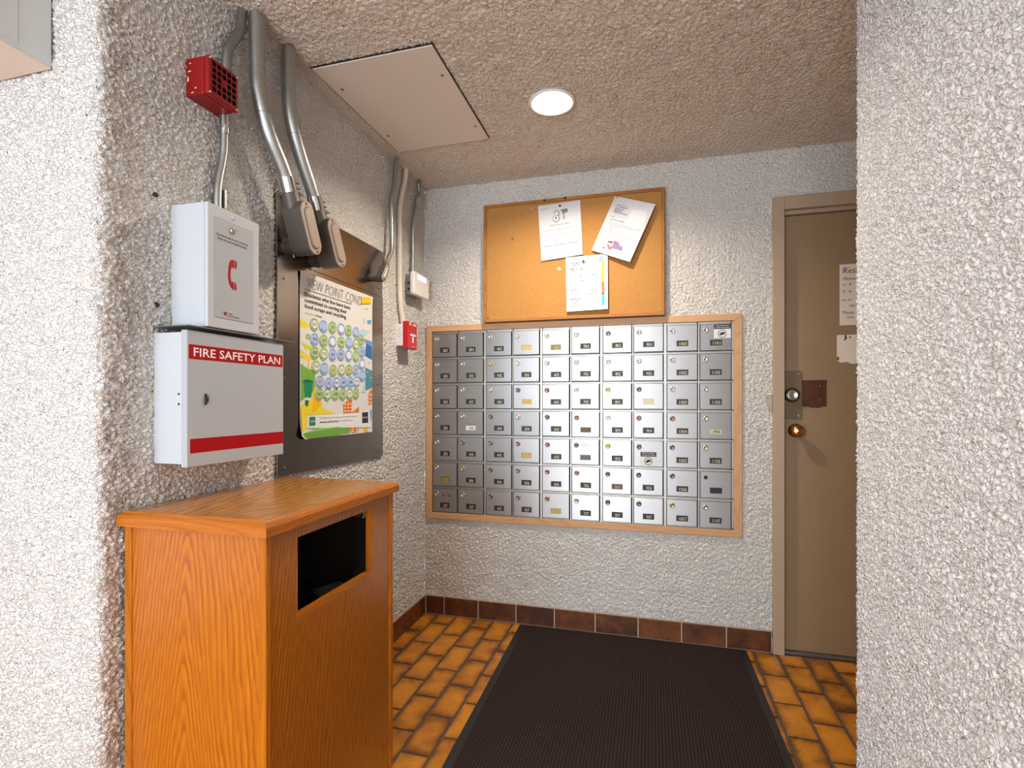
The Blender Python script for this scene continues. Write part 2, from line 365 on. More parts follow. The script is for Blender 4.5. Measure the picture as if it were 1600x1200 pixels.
class MB:
    def __init__(s, frame=WORLD): s.v, s.f, s.mi, s.sm, s.mats, s.fr = [], [], [], [], [], frame
    def mat(s, m):
        if m not in s.mats: s.mats.append(m)
        return s.mats.index(m)
    def geo(s, vs, fs, m, smooth=False):
        b = len(s.v); i = s.mat(m); s.v.extend([tuple(x) for x in vs])
        for f in fs: s.f.append([b + k for k in f]); s.mi.append(i); s.sm.append(smooth)
    def local(s, vs, fs, m, smooth=False, fr=None):
        fr = fr or s.fr; s.geo([fr(*p) for p in vs], fs, m, smooth)
    def box(s, a0, a1, b0, b1, c0, c1, m, bev=0.0, seg=1, fr=None):
        if bev <= 0:
            vs = [(a, b, c) for c in (c0, c1) for b in (b0, b1) for a in (a0, a1)]
            fs = [(0, 2, 3, 1), (4, 5, 7, 6), (0, 1, 5, 4), (2, 6, 7, 3), (0, 4, 6, 2), (1, 3, 7, 5)]
            s.local(vs, fs, m, False, fr); return
        bm = bmesh.new(); bmesh.ops.create_cube(bm, size=1.0)
        for q in bm.verts:
            q.co = Vector((a0 + (q.co.x + .5) * (a1 - a0), b0 + (q.co.y + .5) * (b1 - b0), c0 + (q.co.z + .5) * (c1 - c0)))
        bmesh.ops.bevel(bm, geom=bm.edges[:], offset=bev, segments=seg, profile=0.5, affect='EDGES', clamp_overlap=True)
        bm.verts.index_update()
        s.local([tuple(q.co) for q in bm.verts], [[q.index for q in f.verts] for f in bm.faces], m, False, fr); bm.free()
    def prism(s, pts, c0, c1, m, bev=0.0, fr=None, smooth=False):
        """outline in (u,v), counter-clockwise, from w=c0 to w=c1; bev chamfers the outer rim"""
        ar = sum(pts[i][0] * pts[(i + 1) % len(pts)][1] - pts[(i + 1) % len(pts)][0] * pts[i][1] for i in range(len(pts)))
        if ar < 0: pts = pts[::-1]
        n = len(pts); rings = [[(p[0], p[1], c0) for p in pts]]
        if bev > 0:
            cx = sum(p[0] for p in pts) / n; cy = sum(p[1] for p in pts) / n
            rings.append([(p[0], p[1], c1 - bev) for p in pts])
            ins = []
            for i, p in enumerate(pts):
                a, b = Vector(pts[i - 1]), Vector(pts[(i + 1) % n]); d = (b - a).normalized(); nn = Vector((-d.y, d.x))
                ins.append((p[0] + nn.x * bev, p[1] + nn.y * bev, c1))
            rings.append(ins)
        else: rings.append([(p[0], p[1], c1) for p in pts])
        vs = [p for r in rings for p in r]; fs = []
        for k in range(len(rings) - 1):
            for i in range(n):
                j = (i + 1) % n; fs.append((k * n + i, k * n + j, (k + 1) * n + j, (k + 1) * n + i))
        fs.append(tuple(range(n - 1, -1, -1))); fs.append(tuple((len(rings) - 1) * n + i for i in range(n)))
        s.local(vs, fs, m, smooth, fr)
    def flat(s, pts, w, m, fr=None):
        ar = sum(pts[i][0] * pts[(i + 1) % len(pts)][1] - pts[(i + 1) % len(pts)][0] * pts[i][1] for i in range(len(pts)))
        if ar < 0: pts = pts[::-1]
        s.local([(p[0], p[1], w) for p in pts], [tuple(range(len(pts)))], m, False, fr)
    def rect(s, a0, a1, b0, b1, w, m, fr=None): s.flat([(a0, b0), (a1, b0), (a1, b1), (a0, b1)], w, m, fr)
    def disc(s, a, b, r, w, m, n=16, fr=None, r2=None):
        s.flat([(a + r * math.cos(2 * PI * i / n), b + (r2 or r) * math.sin(2 * PI * i / n)) for i in range(n)], w, m, fr)
    def ring(s, a, b, r0, r1, w, m, n=20, a0=0, a1=2 * PI, fr=None):
        vs, fs = [], []
        for i in range(n + 1):
            t_ = a0 + (a1 - a0) * i / n
            vs += [(a + r0 * math.cos(t_), b + r0 * math.sin(t_), w), (a + r1 * math.cos(t_), b + r1 * math.sin(t_), w)]
        for i in range(n): fs.append((2 * i, 2 * i + 1, 2 * i + 3, 2 * i + 2))
        s.local(vs, fs, m, False, fr)
    def lathe(s, prof, m, n=20, fr=None, a=0.0, b=0.0, cap=True):
        """profile [(r, w)] revolved about w through (a, b)"""
        vs, fs = [], []
        for r, c in prof:
            vs += [(a + r * math.cos(2 * PI * i / n), b + r * math.sin(2 * PI * i / n), c) for i in range(n)]
        for k in range(len(prof) - 1):
            for i in range(n):
                j = (i + 1) % n; fs.append((k * n + i, k * n + j, (k + 1) * n + j, (k + 1) * n + i))
        s.local(vs, fs, m, True, fr)
        if cap:
            L_ = (len(prof) - 1) * n
            s.local(vs[:n], [tuple(range(n - 1, -1, -1))], m, False, fr); s.local(vs[L_:], [tuple(range(n))], m, False, fr)
    def tube(s, pts, r, m, n=16, cap=True, world=False):
        P_ = [Vector(p) if world else s.fr(*p) for p in pts]; rs = r if isinstance(r, (list, tuple)) else [r] * len(P_)
        vs, fs = [], []; nrm = None
        for i, p in enumerate(P_):
            d = (P_[min(i + 1, len(P_) - 1)] - P_[max(i - 1, 0)]).normalized()
            if nrm is None: nrm = d.orthogonal().normalized()
            nrm = (nrm - d * nrm.dot(d)).normalized(); b = d.cross(nrm)
            vs += [p + nrm * (rs[i] * math.cos(2 * PI * k / n)) + b * (rs[i] * math.sin(2 * PI * k / n)) for k in range(n)]
        for i in range(len(P_) - 1):
            for k in range(n):
                j = (k + 1) % n; fs.append((i * n + k, i * n + j, (i + 1) * n + j, (i + 1) * n + k))
        s.geo(vs, fs, m, True)
        if cap:
            L_ = (len(P_) - 1) * n
            s.geo(vs[:n], [tuple(range(n - 1, -1, -1))], m); s.geo(vs[L_:], [tuple(range(n))], m)
    def cyl(s, p0, p1, r, m, n=16): s.tube([p0, p1], r, m, n)
    def text(s, st, a0, b0, w, m, height=None, width=None, bold=0.0, shear=0.0, fr=None, align='L', spacing=1.0):
        """first line's lower-left at (a0,b0) of its bounding box; fit to height and/or width"""
        vs, fs = text_geo(st, bold, shear, spacing)
        if not vs: return
        x0 = min(p[0] for p in vs); x1 = max(p[0] for p in vs); y0 = min(p[1] for p in vs); y1 = max(p[1] for p in vs)
        sy = height / (y1 - y0) if height else None; sx = width / (x1 - x0) if width else sy
        if sy is None: sy = sx
        if align == 'C': a0 -= (x1 - x0) * sx / 2
        s.local([(a0 + (p[0] - x0) * sx, b0 + (p[1] - y0) * sy, w) for p in vs], fs, m, False, fr)
    def build(s, name, parent=None, uv=False, origin=None):
        me = bpy.data.meshes.new(name)
        og = Vector(origin) if origin is not None else None
        vs = s.v if og is None else [(p[0] - og.x, p[1] - og.y, p[2] - og.z) for p in s.v]
        me.from_pydata(vs, [], s.f)
        for m in s.mats: me.materials.append(m)
        me.polygons.foreach_set('material_index', s.mi); me.polygons.foreach_set('use_smooth', s.sm)
        if uv:
            l = me.uv_layers.new(name='UVMap'); fr = s.fr
            for lp in me.loops:
                q = Vector(s.v[lp.vertex_index]) - fr.o
                l.data[lp.index].uv = (q.dot(fr.u), q.dot(fr.v) + 0.31 * q.dot(fr.w))
        me.update()
        o = bpy.data.objects.new(name, me); COL.objects.link(o)
        if og is not None: o.location = og
        if parent is not None: attach(o, parent)
        return o

def root_loc(p):
    v = Vector((0, 0, 0))
    while p is not None: v = v + p.location; p = p.parent
    return v
_world = {}
def attach(o, parent):
    pw = _world.get(parent.name, parent.location.copy())
    o.parent = parent; _world[o.name] = o.location.copy()
    o.matrix_parent_inverse = Matrix.Translation(-pw)

def thing(name, label, cat, loc, group=None):
    o = bpy.data.objects.new(name, None); COL.objects.link(o); o.location = loc; o.empty_display_size = 0.05
    _world[o.name] = Vector(loc)
    o['label'] = label; o['category'] = cat
    if group: o['group'] = group
    return o
def tag(o, label, cat, group=None):
    o['label'] = label; o['category'] = cat
    if group: o['group'] = group
    return o
def structure(o, label=None):
    o['kind'] = 'structure'
    if label: o['label'] = label
    return o
def stadium(cu, cv, hw, hl, n=8):
    """vertical stadium outline, half-width hw, half-length hl"""
    p = []
    for i in range(n + 1): a = PI * i / n; p.append((cu + hw * math.cos(a), cv + (hl - hw) + hw * math.sin(a)))
    for i in range(n + 1): a = PI + PI * i / n; p.append((cu + hw * math.cos(a), cv - (hl - hw) + hw * math.sin(a)))
    return p
def rrect(a0, a1, b0, b1, r, n=4):
    p = []
    for cx, cy, st in ((a1 - r, b1 - r, 0), (a0 + r, b1 - r, 1), (a0 + r, b0 + r, 2), (a1 - r, b0 + r, 3)):
        for i in range(n + 1): a = PI / 2 * (st + i / n); p.append((cx + r * math.cos(a), cy + r * math.sin(a)))
    return p
def spline(pts, sub=8):
    P_ = [Vector(p) for p in pts]; out = []
    for i in range(len(P_) - 1):
        p0, p1, p2, p3 = P_[max(i - 1, 0)], P_[i], P_[i + 1], P_[min(i + 2, len(P_) - 1)]
        for k in range(sub):
            t_ = k / sub
            out.append(0.5 * ((2 * p1) + (p2 - p0) * t_ + (2 * p0 - 5 * p1 + 4 * p2 - p3) * t_ ** 2 + (3 * p1 - p0 - 3 * p2 + p3) * t_ ** 3))
    out.append(P_[-1]); return [tuple(p) for p in out]

# ------------------------------------------------------------------ stucco shell (real displaced plaster)
def field(n, m, res, lam, seed, bw=0.38):
    rng = np.random.default_rng(seed)
    k = np.hypot(np.fft.fftfreq(n, res)[:, None], np.fft.rfftfreq(m, res)[None, :])
    k0 = 1.0 / lam
    h = np.fft.irfft2(np.fft.rfft2(rng.standard_normal((n, m))) * np.exp(-((k - k0) / (bw * k0)) ** 2), s=(n, m))
    return h / h.std()
def plaster(n, m, res, lam, seed):
    a = field(n, m, res, lam, seed); b = field(n, m, res, lam * 0.55, seed + 1); c = field(n, m, res, lam * 9, seed + 2)
    d = field(n, m, res, lam * 1.9, seed + 3)
    e = a + 0.55 * d
    h = 0.9 * np.tanh(2.0 * e) + 0.55 * np.abs(a) + 0.45 * b + 0.25 * c
    h = h - h.mean(); h /= h.std()
    return np.clip(h, -2.2, 2.8)
def grid_mesh(name, P, mat, keep=None, extra=None):
    """P: (n,m,3) points; keep: (n-1,m-1) mask of faces"""
    n, m = P.shape[:2]
    idx = np.arange(n * m).reshape(n, m)
    q = np.stack([idx[:-1, :-1], idx[1:, :-1], idx[1:, 1:], idx[:-1, 1:]], -1)
    q = q[keep] if keep is not None else q.reshape(-1, 4)
    V = P.reshape(-1, 3)
    if extra is not None:
        ev, ef = extra; q = np.concatenate([q, np.array(ef) + len(V)]); V = np.concatenate([V, np.array(ev, float)])
    me = bpy.data.meshes.new(name)
    me.vertices.add(len(V)); me.vertices.foreach_set('co', V.astype(np.float32).ravel())
    me.loops.add(q.size); me.loops.foreach_set('vertex_index', q.astype(np.int32).ravel())
    me.polygons.add(len(q)); me.polygons.foreach_set('loop_start', (np.arange(len(q)) * 4).astype(np.int32))
    me.polygons.foreach_set('use_smooth', np.ones(len(q), bool))
    me.update(calc_edges=True); me.validate()
    me.materials.append(mat)
    o = bpy.data.objects.new(name, me); COL.objects.link(o); return o
def path_points(pts, res, r=0.025):
    """poly-line in plan with rounded corners, resampled; returns xy and left-hand normals"""
    P_ = [np.array(p, float) for p in pts]; dense = [P_[0]]
    for i in range(1, len(P_) - 1):
        a = (P_[i - 1] - P_[i]); a /= np.linalg.norm(a); b = (P_[i + 1] - P_[i]); b /= np.linalg.norm(b)
        p0, p1 = P_[i] + a * r, P_[i] + b * r
        for t_ in np.linspace(0, 1, 12): dense.append((1 - t_) ** 2 * p0 + 2 * t_ * (1 - t_) * P_[i] + t_ ** 2 * p1)
    dense.append(P_[-1]); dense = np.array(dense)
    s = np.concatenate([[0], np.cumsum(np.linalg.norm(np.diff(dense, axis=0), axis=1))])
    n = int(s[-1] / res) + 1; t_ = np.linspace(0, s[-1], n)
    xy = np.stack([np.interp(t_, s, dense[:, 0]), np.interp(t_, s, dense[:, 1])], 1)
    d = np.gradient(xy, axis=0); d /= np.linalg.norm(d, axis=1)[:, None]
    k = np.ones(5) / 5
    nr = np.stack([d[:, 1], -d[:, 0]], 1)
    return xy, nr, t_
CEIL = 2.358
def stucco_wall(name, pts, res, amp, lam, seed, mat, z1=CEIL, hole=None, split=None, other=None, first=False):
    xy, nr, s = path_points(pts, res)
    z = np.linspace(0, z1, int(z1 / res) + 1)
    h = plaster(len(s), len(z), res, lam, seed) * amp
    P = np.empty((len(s), len(z), 3))
    P[..., 0] = xy[:, 0:1] + nr[:, 0:1] * h; P[..., 1] = xy[:, 1:2] + nr[:, 1:2] * h; P[..., 2] = z[None, :]
    keep = None
    if hole:
        c = xy[:-1, 0] + res / 2; zc = z[:-1] + res / 2; keep = np.ones((len(c), len(zc)), bool)
        for x0, x1, za, zb in hole: keep &= ~(((c > x0) & (c < x1))[:, None] & ((zc > za) & (zc < zb))[None, :])
    if split:
        i = int(np.argmin(np.abs(s - split)))
        structure(grid_mesh(other, P[:i + 1].copy() if not first else P[i:].copy(), mat))
        return structure(grid_mesh(name, P[i:].copy() if not first else P[:i + 1].copy(), mat))
    return structure(grid_mesh(name, P, mat, keep))

wl = stucco_wall('wall_left', [(-0.80, -1.76), (0, -1.76), (0, 0.0)], 0.0038, 0.0025, 0.0145, 11, M['stucco_left'], split=0.79, other='wall_entry_left')
wb = stucco_wall('wall_back', [(0, 0), (2.9, 0)], 0.0046, 0.0028, 0.0145, 21, M['stucco_back'], hole=[(1.775, 2.715, -1, 2.122), (0.034, 1.622, 0.547, 1.583)])
wr = stucco_wall('wall_right', [(2.05, -1.227), (1.695, -1.227), (1.695, -2.35)], 0.0038, 0.0017, 0.0120, 31, M['stucco_right'], split=0.345, other='wall_corridor_near')

def stucco_ceiling():
    x = np.arange(-0.02, 2.92, 0.0052); y = np.arange(-2.1, 0.02, 0.0052)
    h = plaster(len(x), len(y), 0.0052, 0.0130, 41) * 0.0022
    P = np.empty((len(x), len(y), 3)); P[..., 0] = x[:, None]; P[..., 1] = y[None, :]; P[..., 2] = CEIL - h
    cx, cy = x[:-1, None] + 0.003 - 0.842, y[None, :-1] + 0.003 + 0.652
    keep = (cx * cx + cy * cy) > 0.078 ** 2
    z = CEIL
    ev, ef = [], []
    def q(x0, x1, y0, y1):
        k = len(ev); ev.extend([(x0, y0, z), (x0, y1, z), (x1, y1, z), (x1, y0, z)]); ef.append((k, k + 1, k + 2, k + 3))
    hx, hy = 1.23, -3.40
    q(-1.3, hx - 0.082, -4.75, -2.1); q(hx + 0.082, 1.75, -4.75, -2.1); q(hx - 0.082, hx + 0.082, -4.75, hy - 0.082); q(hx - 0.082, hx + 0.082, hy + 0.082, -2.1)
    q(-1.3, -0.02, -2.1, -1.7)
    o = grid_mesh('ceiling', P[:, ::-1].copy(), M['stucco_ceiling'], keep[:, ::-1], (ev, ef))
    return structure(o)
stucco_ceiling()

def slab(name, a0, a1, b0, b1, c0, c1, m, label=None):
    b = MB(); b.box(a0, a1, b0, b1, c0, c1, m); return structure(b.build(name), label)
# foyer behind the camera and corridor beyond the right-hand wall
b = MB(); b.box(-1.25, -0.79, -1.765, -1.70, 0, CEIL, M['paint_foyer']); structure(b.build('wall_entry_side'))
slab('wall_foyer_left', -1.35, -1.25, -4.75, -1.74, 0, CEIL, M['paint_foyer'])
b = MB()
b.box(1.70, 2.92, -4.75, -1.25, 0, CEIL, M['paint_foyer']); structure(b.build('wall_foyer_right'))
slab('wall_corridor_end', 2.9, 3.0, -1.3, 0.05, 0, CEIL, M['paint_foyer'])
b = MB()
b.box(-1.25, -0.65, -4.75, -4.65, 0, CEIL, M['paint_foyer']); b.box(1.35, 1.70, -4.75, -4.65, 0, CEIL, M['paint_foyer'])
b.box(-0.65, 1.35, -4.75, -4.65, 0, 0.25, M['paint_foyer']); b.box(-0.65, 1.35, -4.75, -4.65, 2.25, CEIL, M['paint_foyer'])
structure(b.build('wall_front'))
b = MB()
for a in (-0.65, 0.32, 1.31): b.box(a, a + 0.04, -4.73, -4.67, 0.25, 2.25, M['galv_old'])
b.box(-0.65, 1.35, -4.73, -4.67, 2.21, 2.25, M['galv_old']); b.box(-0.65, 1.35, -4.73, -4.67, 0.25, 0.29, M['galv_old'])
structure(b.build('window_1'))

# ------------------------------------------------------------------ floor and tiles
b = MB(); b.box(-1.35, 3.0, -4.75, 0.06, -0.06, -0.004, M['grout']); floor = structure(b.build('floor'))
PX, PY, X0 = 0.1065, 0.2135, 0.084
def tile_mesh(name, wx, wy, h=0.004):
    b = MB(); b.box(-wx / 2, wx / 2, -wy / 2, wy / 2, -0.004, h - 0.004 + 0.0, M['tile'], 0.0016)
    o = b.build(name); me = o.data; bpy.data.objects.remove(o); return me
GR = 0.0085
full = tile_mesh('tile', PX - GR, PY - GR); half = tile_mesh('tile', PX - GR, PY / 2 - GR)
MAT = (0.552, 1.652, -1.56, -0.02)
far = []
for k in range(-13, 27):
    cx = X0 + PX * (k + 0.5)
    if cx > 2.86: continue
    even = (k % 2 == 0)
    y = -0.004; first = True
    while y > -4.6:
        L_ = (PY / 2 if (even and first) else PY); first = False
        cy = y - L_ / 2; y -= L_
        if cx < -0.03 and cy > -1.66: continue
        if cx > 1.70 and cy < -1.2: continue
        if MAT[0] + 0.09 < cx < MAT[1] - 0.09 and MAT[2] + 0.14 < cy < MAT[3] - 0.14: continue
        if cy > -1.5 and cx > -0.03:
            o = bpy.data.objects.new('tile', full if L_ > 0.15 else half); COL.objects.link(o)
            o.location = (cx, cy, random.uniform(-0.0006, 0.0006)); attach(o, floor)
        else: far.append((cx, cy, L_))
b = MB()
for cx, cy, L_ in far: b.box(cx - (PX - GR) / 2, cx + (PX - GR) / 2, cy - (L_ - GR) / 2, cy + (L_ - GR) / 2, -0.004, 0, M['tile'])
o = b.build('foyer_tiles', floor); o['kind'] = 'stuff'

def baseboard(name, fr, joints, h=0.100):
    b = MB(fr); b.box(joints[0], joints[-1], 0, h + 0.006, -0.004, 0.006, M['grout_light'], 0.001)
    o = structure(b.build(name))
    for i in range(len(joints) - 1):
        q = MB(fr); a0, a1 = joints[i] + 0.0035, joints[i + 1] - 0.0035
        q.box(a0, a1, 0.005, h, -0.002, 0.010, M['tile_base'], 0.0015)
        c = fr((a0 + a1) / 2, h / 2, 0.0); q.build('tile', o, origin=c)
    return o
for y, z in ((-1.6217, 1.7046), (-1.6182, 1.4254)):
    b = MB(LEFT); b.lathe([(0.006, -0.003), (0.006, 0.0045), (0.003, 0.006), (0.0005, 0.006)], M['black'], 10, a=y, b=z); b.build('wall_plug', wl)
baseboard('baseboard_back', BACK, [0.010, 0.119, 0.316, 0.527, 0.733, 0.944, 1.156, 1.362, 1.566, 1.764])
baseboard('baseboard_left', LEFT, [-1.72, -1.54, -1.33, -1.12, -0.91, -0.70, -0.49, -0.285, -0.255, -0.075, -0.012])

# ------------------------------------------------------------------ ceiling hatch and pot light
F_CEIL = Frame((0, 0, CEIL), (1, 0, 0), (0, -1, 0), (0, 0, -1))      # u = x, v = -y, w = down
ro = thing('access_panel', 'flat beige access panel set in the rough ceiling above the conduits', 'hatch', (0.294, -0.768, CEIL))
b = MB(F_CEIL); b.prism([(0.064, 1.080), (0.071, 0.453), (0.520, 0.460), (0.523, 1.083)], -0.004, 0.0085, M['sheet'], 0.001); b.build('panel', ro)
b = MB(F_CEIL)
for p in ([(0.0605, 1.083), (0.067, 0.450), (0.0685, 0.4505), (0.0625, 1.0825)], [(0.0635, 1.0805), (0.5225, 1.0835), (0.524, 1.0862), (0.062, 1.0830)],
          [(0.5205, 0.459), (0.5235, 0.458), (0.5262, 1.0862), (0.5235, 1.084)]): b.prism(p, -0.002, 0.0058, M['black'])
b.build('gap', ro)
for p in ((0.495, 0.93), (0.497, 0.575), (0.10, 0.60), (0.10, 0.95)):
    b = MB(F_CEIL); b.lathe([(0.006, 0.008), (0.006, 0.0098), (0.003, 0.0105)], M['lock_dark'], 10, a=p[0], b=p[1]); b.build('screw', ro)

def pot_light(x, y, lamp, label):
    ro = thing('recessed_light', label, 'light', (x, y, CEIL))
    b = MB(F_CEIL); b.lathe([(0.080, -0.004), (0.080, -0.034), (0.084, -0.034), (0.084, 0.002), (0.092, 0.004), (0.092, 0.0075), (0.083, 0.010), (0.0765, 0.006), (0.0740, -0.004), (0.052, -0.031)], M['can_white'], 40, a=x, b=-y, cap=False)
    b.build('trim_ring', ro)
    b = MB(F_CEIL); b.lathe([(0.052, -0.031), (0.046, -0.029), (0.025, -0.027), (0.001, -0.0265)], lamp, 32, a=x, b=-y, cap=False)
    b.build('lens', ro)
pot_light(0.842, -0.652, M['lamp'], 'round recessed pot light glowing white in the ceiling above the mat')
pot_light(1.23, -3.40, M['lamp_foyer'], 'round recessed pot light in the foyer ceiling behind the camera')

# ------------------------------------------------------------------ oak waste-paper cabinet
ro = thing('waste_bin_cabinet', 'oak veneer waste cabinet with a square opening, against the left wall', 'bin', (0.2, -1.42, 0))
XB, Y0, Y1, ZB = 0.410, -1.710, -1.135, 0.886
b = MB(); b.box(0.030, XB - 0.014, Y0 + 0.004, Y0 + 0.020, 0.0, ZB, M['oak_side']); b.build('side_panel', ro)
b = MB(); b.box(0.012, XB - 0.014, Y1 - 0.018, Y1 - 0.003, 0.0, ZB, M['oak_side']); b.build('side_panel', ro)
OY0, OY1, OZ0, OZ1 = -1.602, -1.262, 0.668, 0.855
b = MB(LEFT)
A0, A1 = Y0 + 0.012, Y1 - 0.020
for a0, a1, v0, v1 in ((A0, OY0, 0, ZB), (OY1, A1, 0, ZB), (OY0, OY1, 0, OZ0), (OY0, OY1, OZ1, ZB)):
    b.box(a0, a1, v0, v1, XB - 0.020, XB - 0.004, M['oak_front'])
b.build('front_panel', ro)
b = MB(LEFT)   # cut edges of the opening, sloped sill
b.box(OY0 - 0.001, OY1 + 0.001, OZ0 - 0.012, OZ0 + 0.001, XB - 0.022, XB - 0.0035, M['oak_trim_y'])
b.box(OY0 - 0.001, OY0 + 0.003, OZ0, OZ1, XB - 0.022, XB - 0.0038, M['oak_trim'])
b.box(OY1 - 0.003, OY1 + 0.004, OZ0, OZ1, XB - 0.022, XB - 0.0038, M['oak_trim'])
b.build('opening_edge', ro)
b = MB(); b.box(0.012, 0.032, Y0, Y0 + 0.022, 0, ZB, M['oak_trim'], 0.002); b.build('corner_strip', ro)
b = MB(); b.box(XB - 0.018, XB, Y0, Y0 + 0.018, 0, ZB, M['oak_trim'], 0.0025); b.build('corner_strip', ro)
b = MB(); b.box(XB - 0.018, XB, Y1 - 0.022, Y1, 0, ZB, M['oak_trim'], 0.0025); b.build('corner_strip', ro)
b = MB(); b.box(0.006, 0.014, Y0 + 0.022, Y1 - 0.018, 0, ZB, M['void']); b.build('back_panel', ro)  # back coloured near-black to paint the dim interior
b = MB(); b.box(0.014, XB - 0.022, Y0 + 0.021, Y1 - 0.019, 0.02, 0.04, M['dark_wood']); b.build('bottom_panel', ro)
b = MB(); b.box(0.016, XB - 0.024, Y0 + 0.0205, Y0 + 0.0225, 0.04, ZB - 0.001, M['void']); b.box(0.016, XB - 0.024, Y1 - 0.0205, Y1 - 0.0185, 0.04, 0.80, M['void']); b.box(0.016, XB - 0.024, Y0 + 0.021, Y1 - 0.019, ZB - 0.004, ZB - 0.001, M['void']); b.build('shade_lining', ro)  # near-black sheets added to paint the shade inside the cabinet
def lid():
    bm = bmesh.new()
    a0, a1, b0, b1, z0, z1 = 0.004, XB + 0.014, Y0 - 0.014, Y1 + 0.014, ZB, ZB + 0.033
    prof = [(0.0, z0), (0.0, z0 + 0.020), (0.004, z0 + 0.026), (0.012, z0 + 0.029), (0.016, z1), (0.02, z1)]
    vs, fs = [], []
    for d, z in prof: vs += [(a0 + d * 0.3, b0 + d, z), (a1 - d, b0 + d, z), (a1 - d, b1 - d, z), (a0 + d * 0.3, b1 - d, z)]
    mb = MB()
    for k in range(len(prof) - 1):
        for i in range(4):
            j = (i + 1) % 4
            mb.geo([vs[k * 4 + i], vs[k * 4 + j], vs[k * 4 + 4 + j], vs[k * 4 + 4 + i]], [(0, 1, 2, 3)], M['oak_trim_y'] if i in (1, 3) else M['oak_trim_x'])
    mb.geo(vs[:4], [(3, 2, 1, 0)], M['oak_trim_y'])
    e = (len(prof) - 1) * 4; mb.geo(vs[e:e + 4], [(0, 1, 2, 3)], M['oak_top'])
    bm.free(); return mb.build('lid', ro)
M['oak_trim_x'] = wood_mat('oak_trim_x', (0.50, 0.150, 0.008), (0.30, 0.075, 0.005), 0, 9.0, 0.35, 1.0, 0.2)
lid()
b = MB(LEFT); b.box(-1.275, -1.262, 0.83, 0.85, XB - 0.035, XB - 0.022, M['lock_dark'], 0.002); b.cyl((-1.27, 0.828, XB - 0.028), (-1.27, 0.838, XB - 0.028), 0.004, M['lock_dark'], 8); b.build('catch', ro)
# liner bag with rubbish inside
def liner():
    n = 26; rng = np.random.default_rng(3)
    h = field(n, n, 0.02, 0.09, 5) * 0.014 + field(n, n, 0.02, 0.05, 6) * 0.006
    x = np.linspace(0.02, XB - 0.026, n); y = np.linspace(Y0 + 0.026, Y1 - 0.024, n)
    P = np.empty((n, n, 3)); P[..., 0] = x[:, None]; P[..., 1] = y[None, :]
    rim = np.minimum(np.minimum(np.arange(n), n - 1 - np.arange(n))[:, None], np.minimum(np.arange(n), n - 1 - np.arange(n))[None, :])
    P[..., 2] = 0.530 + h + np.clip(3 - rim, 0, 3) * 0.012
    q = [(0.02, Y0 + .026), (XB - .026, Y0 + .026), (XB - .026, Y1 - .024), (0.02, Y1 - .024)]
    ev = [(a, c, 0.04) for a, c in q] + [(a, c, 0.55) for a, c in q]
    return grid_mesh('bin_liner', P, M['bag'], None, (ev, [(0, 1, 5, 4), (1, 2, 6, 5), (2, 3, 7, 6), (3, 0, 4, 7), (3, 2, 1, 0)]))
tag(liner(), 'crumpled black liner bag inside the oak waste cabinet', 'bag')
b = MB(Frame((0.315, -1.33, 0.602), (0.5, 0.86, 0.05), (-0.86, 0.5, 0.1), (-0.02, -0.1, 1)))
b.box(-0.045, 0.045, -0.03, 0.03, -0.025, 0.030, M['carton'], 0.004); o = b.build('discarded_carton'); tag(o, 'dark discarded carton seen through the cabinet opening', 'carton')

# ------------------------------------------------------------------ floor mat
ro = thing('floor_mat', 'dark brown ribbed entrance mat with black rubber edge on the tiles', 'mat', (1.1, -0.79, 0))
fm = Frame((1.102, -0.022, 0.0), (1, 0.004, 0), (-0.016, 1, 0), (0, 0, 1))
b = MB(fm); b.prism([(-0.55, -1.52), (0.55, -1.52), (0.55, 0), (-0.55, 0)], 0.0005, 0.0060, M['rubber'], 0.0025); b.build('rubber_edge', ro)
b = MB(fm); b.prism([(-0.518, -1.48), (0.520, -1.48), (0.520, -0.012), (-0.518, -0.012)], 0.004, 0.0085, M['mat_carpet'], 0.0015); b.build('carpet', ro)

# ------------------------------------------------------------------ door and frame
door = thing('door_1', 'tan painted metal door in a tan frame at the right end of the back wall', 'door', (2.25, 0.03, 0)); door['kind'] = 'structure'
DX0, DX1, DT = 1.767, 2.73, 2.129
b = MB(BACK)
def jamb(a0, a1, side):
    b.box(a0, a1, 0, DT, -0.11, 0.020, M['frame_paint'], 0.002)
jamb(DX0, DX0 + 0.049, 1); jamb(DX1 - 0.049, DX1, -1)
b.box(DX0 + 0.049, DX1 - 0.049, DT - 0.061, DT, -0.11, 0.020, M['frame_paint'], 0.002)
# stops
b.box(DX0 + 0.049, DX0 + 0.060, 0, DT - 0.061, -0.11, -0.062, M['frame_paint']); b.box(DX1 - 0.060, DX1 - 0.049, 0, DT - 0.061, -0.11, -0.062, M['frame_paint'])
b.box(DX0 + 0.049, DX1 - 0.049, DT - 0.078, DT - 0.061, -0.11, -0.010, M['frame_paint'])
b.build('door_frame', door)
b = MB(BACK); b.box(DX0 + 0.052, DX1 - 0.052, 0.012, DT - 0.081, -0.060, -0.025, M['door_paint'], 0.0015); leaf = b.build('door_leaf', door)
b = MB(BACK); b.box(DX0 + 0.046, DX1 - 0.046, -0.0005, 0.011, -0.058, -0.004, M['galv_old']); b.build('threshold', door)
W0 = -0.025
b = MB(BACK); b.prism(rrect(1.8195, 1.899, 1.095, 1.321, 0.008), W0, W0 + 0.004, M['bronze_plate'], 0.001)
for p in ((1.884, 1.306), (1.884, 1.110)): b.lathe([(0.0035, W0 + 0.004), (0.003, W0 + 0.0055), (0.001, W0 + 0.006)], M['lock_steel'], 10, a=p[0], b=p[1])
b.build('guard_plate', leaf)
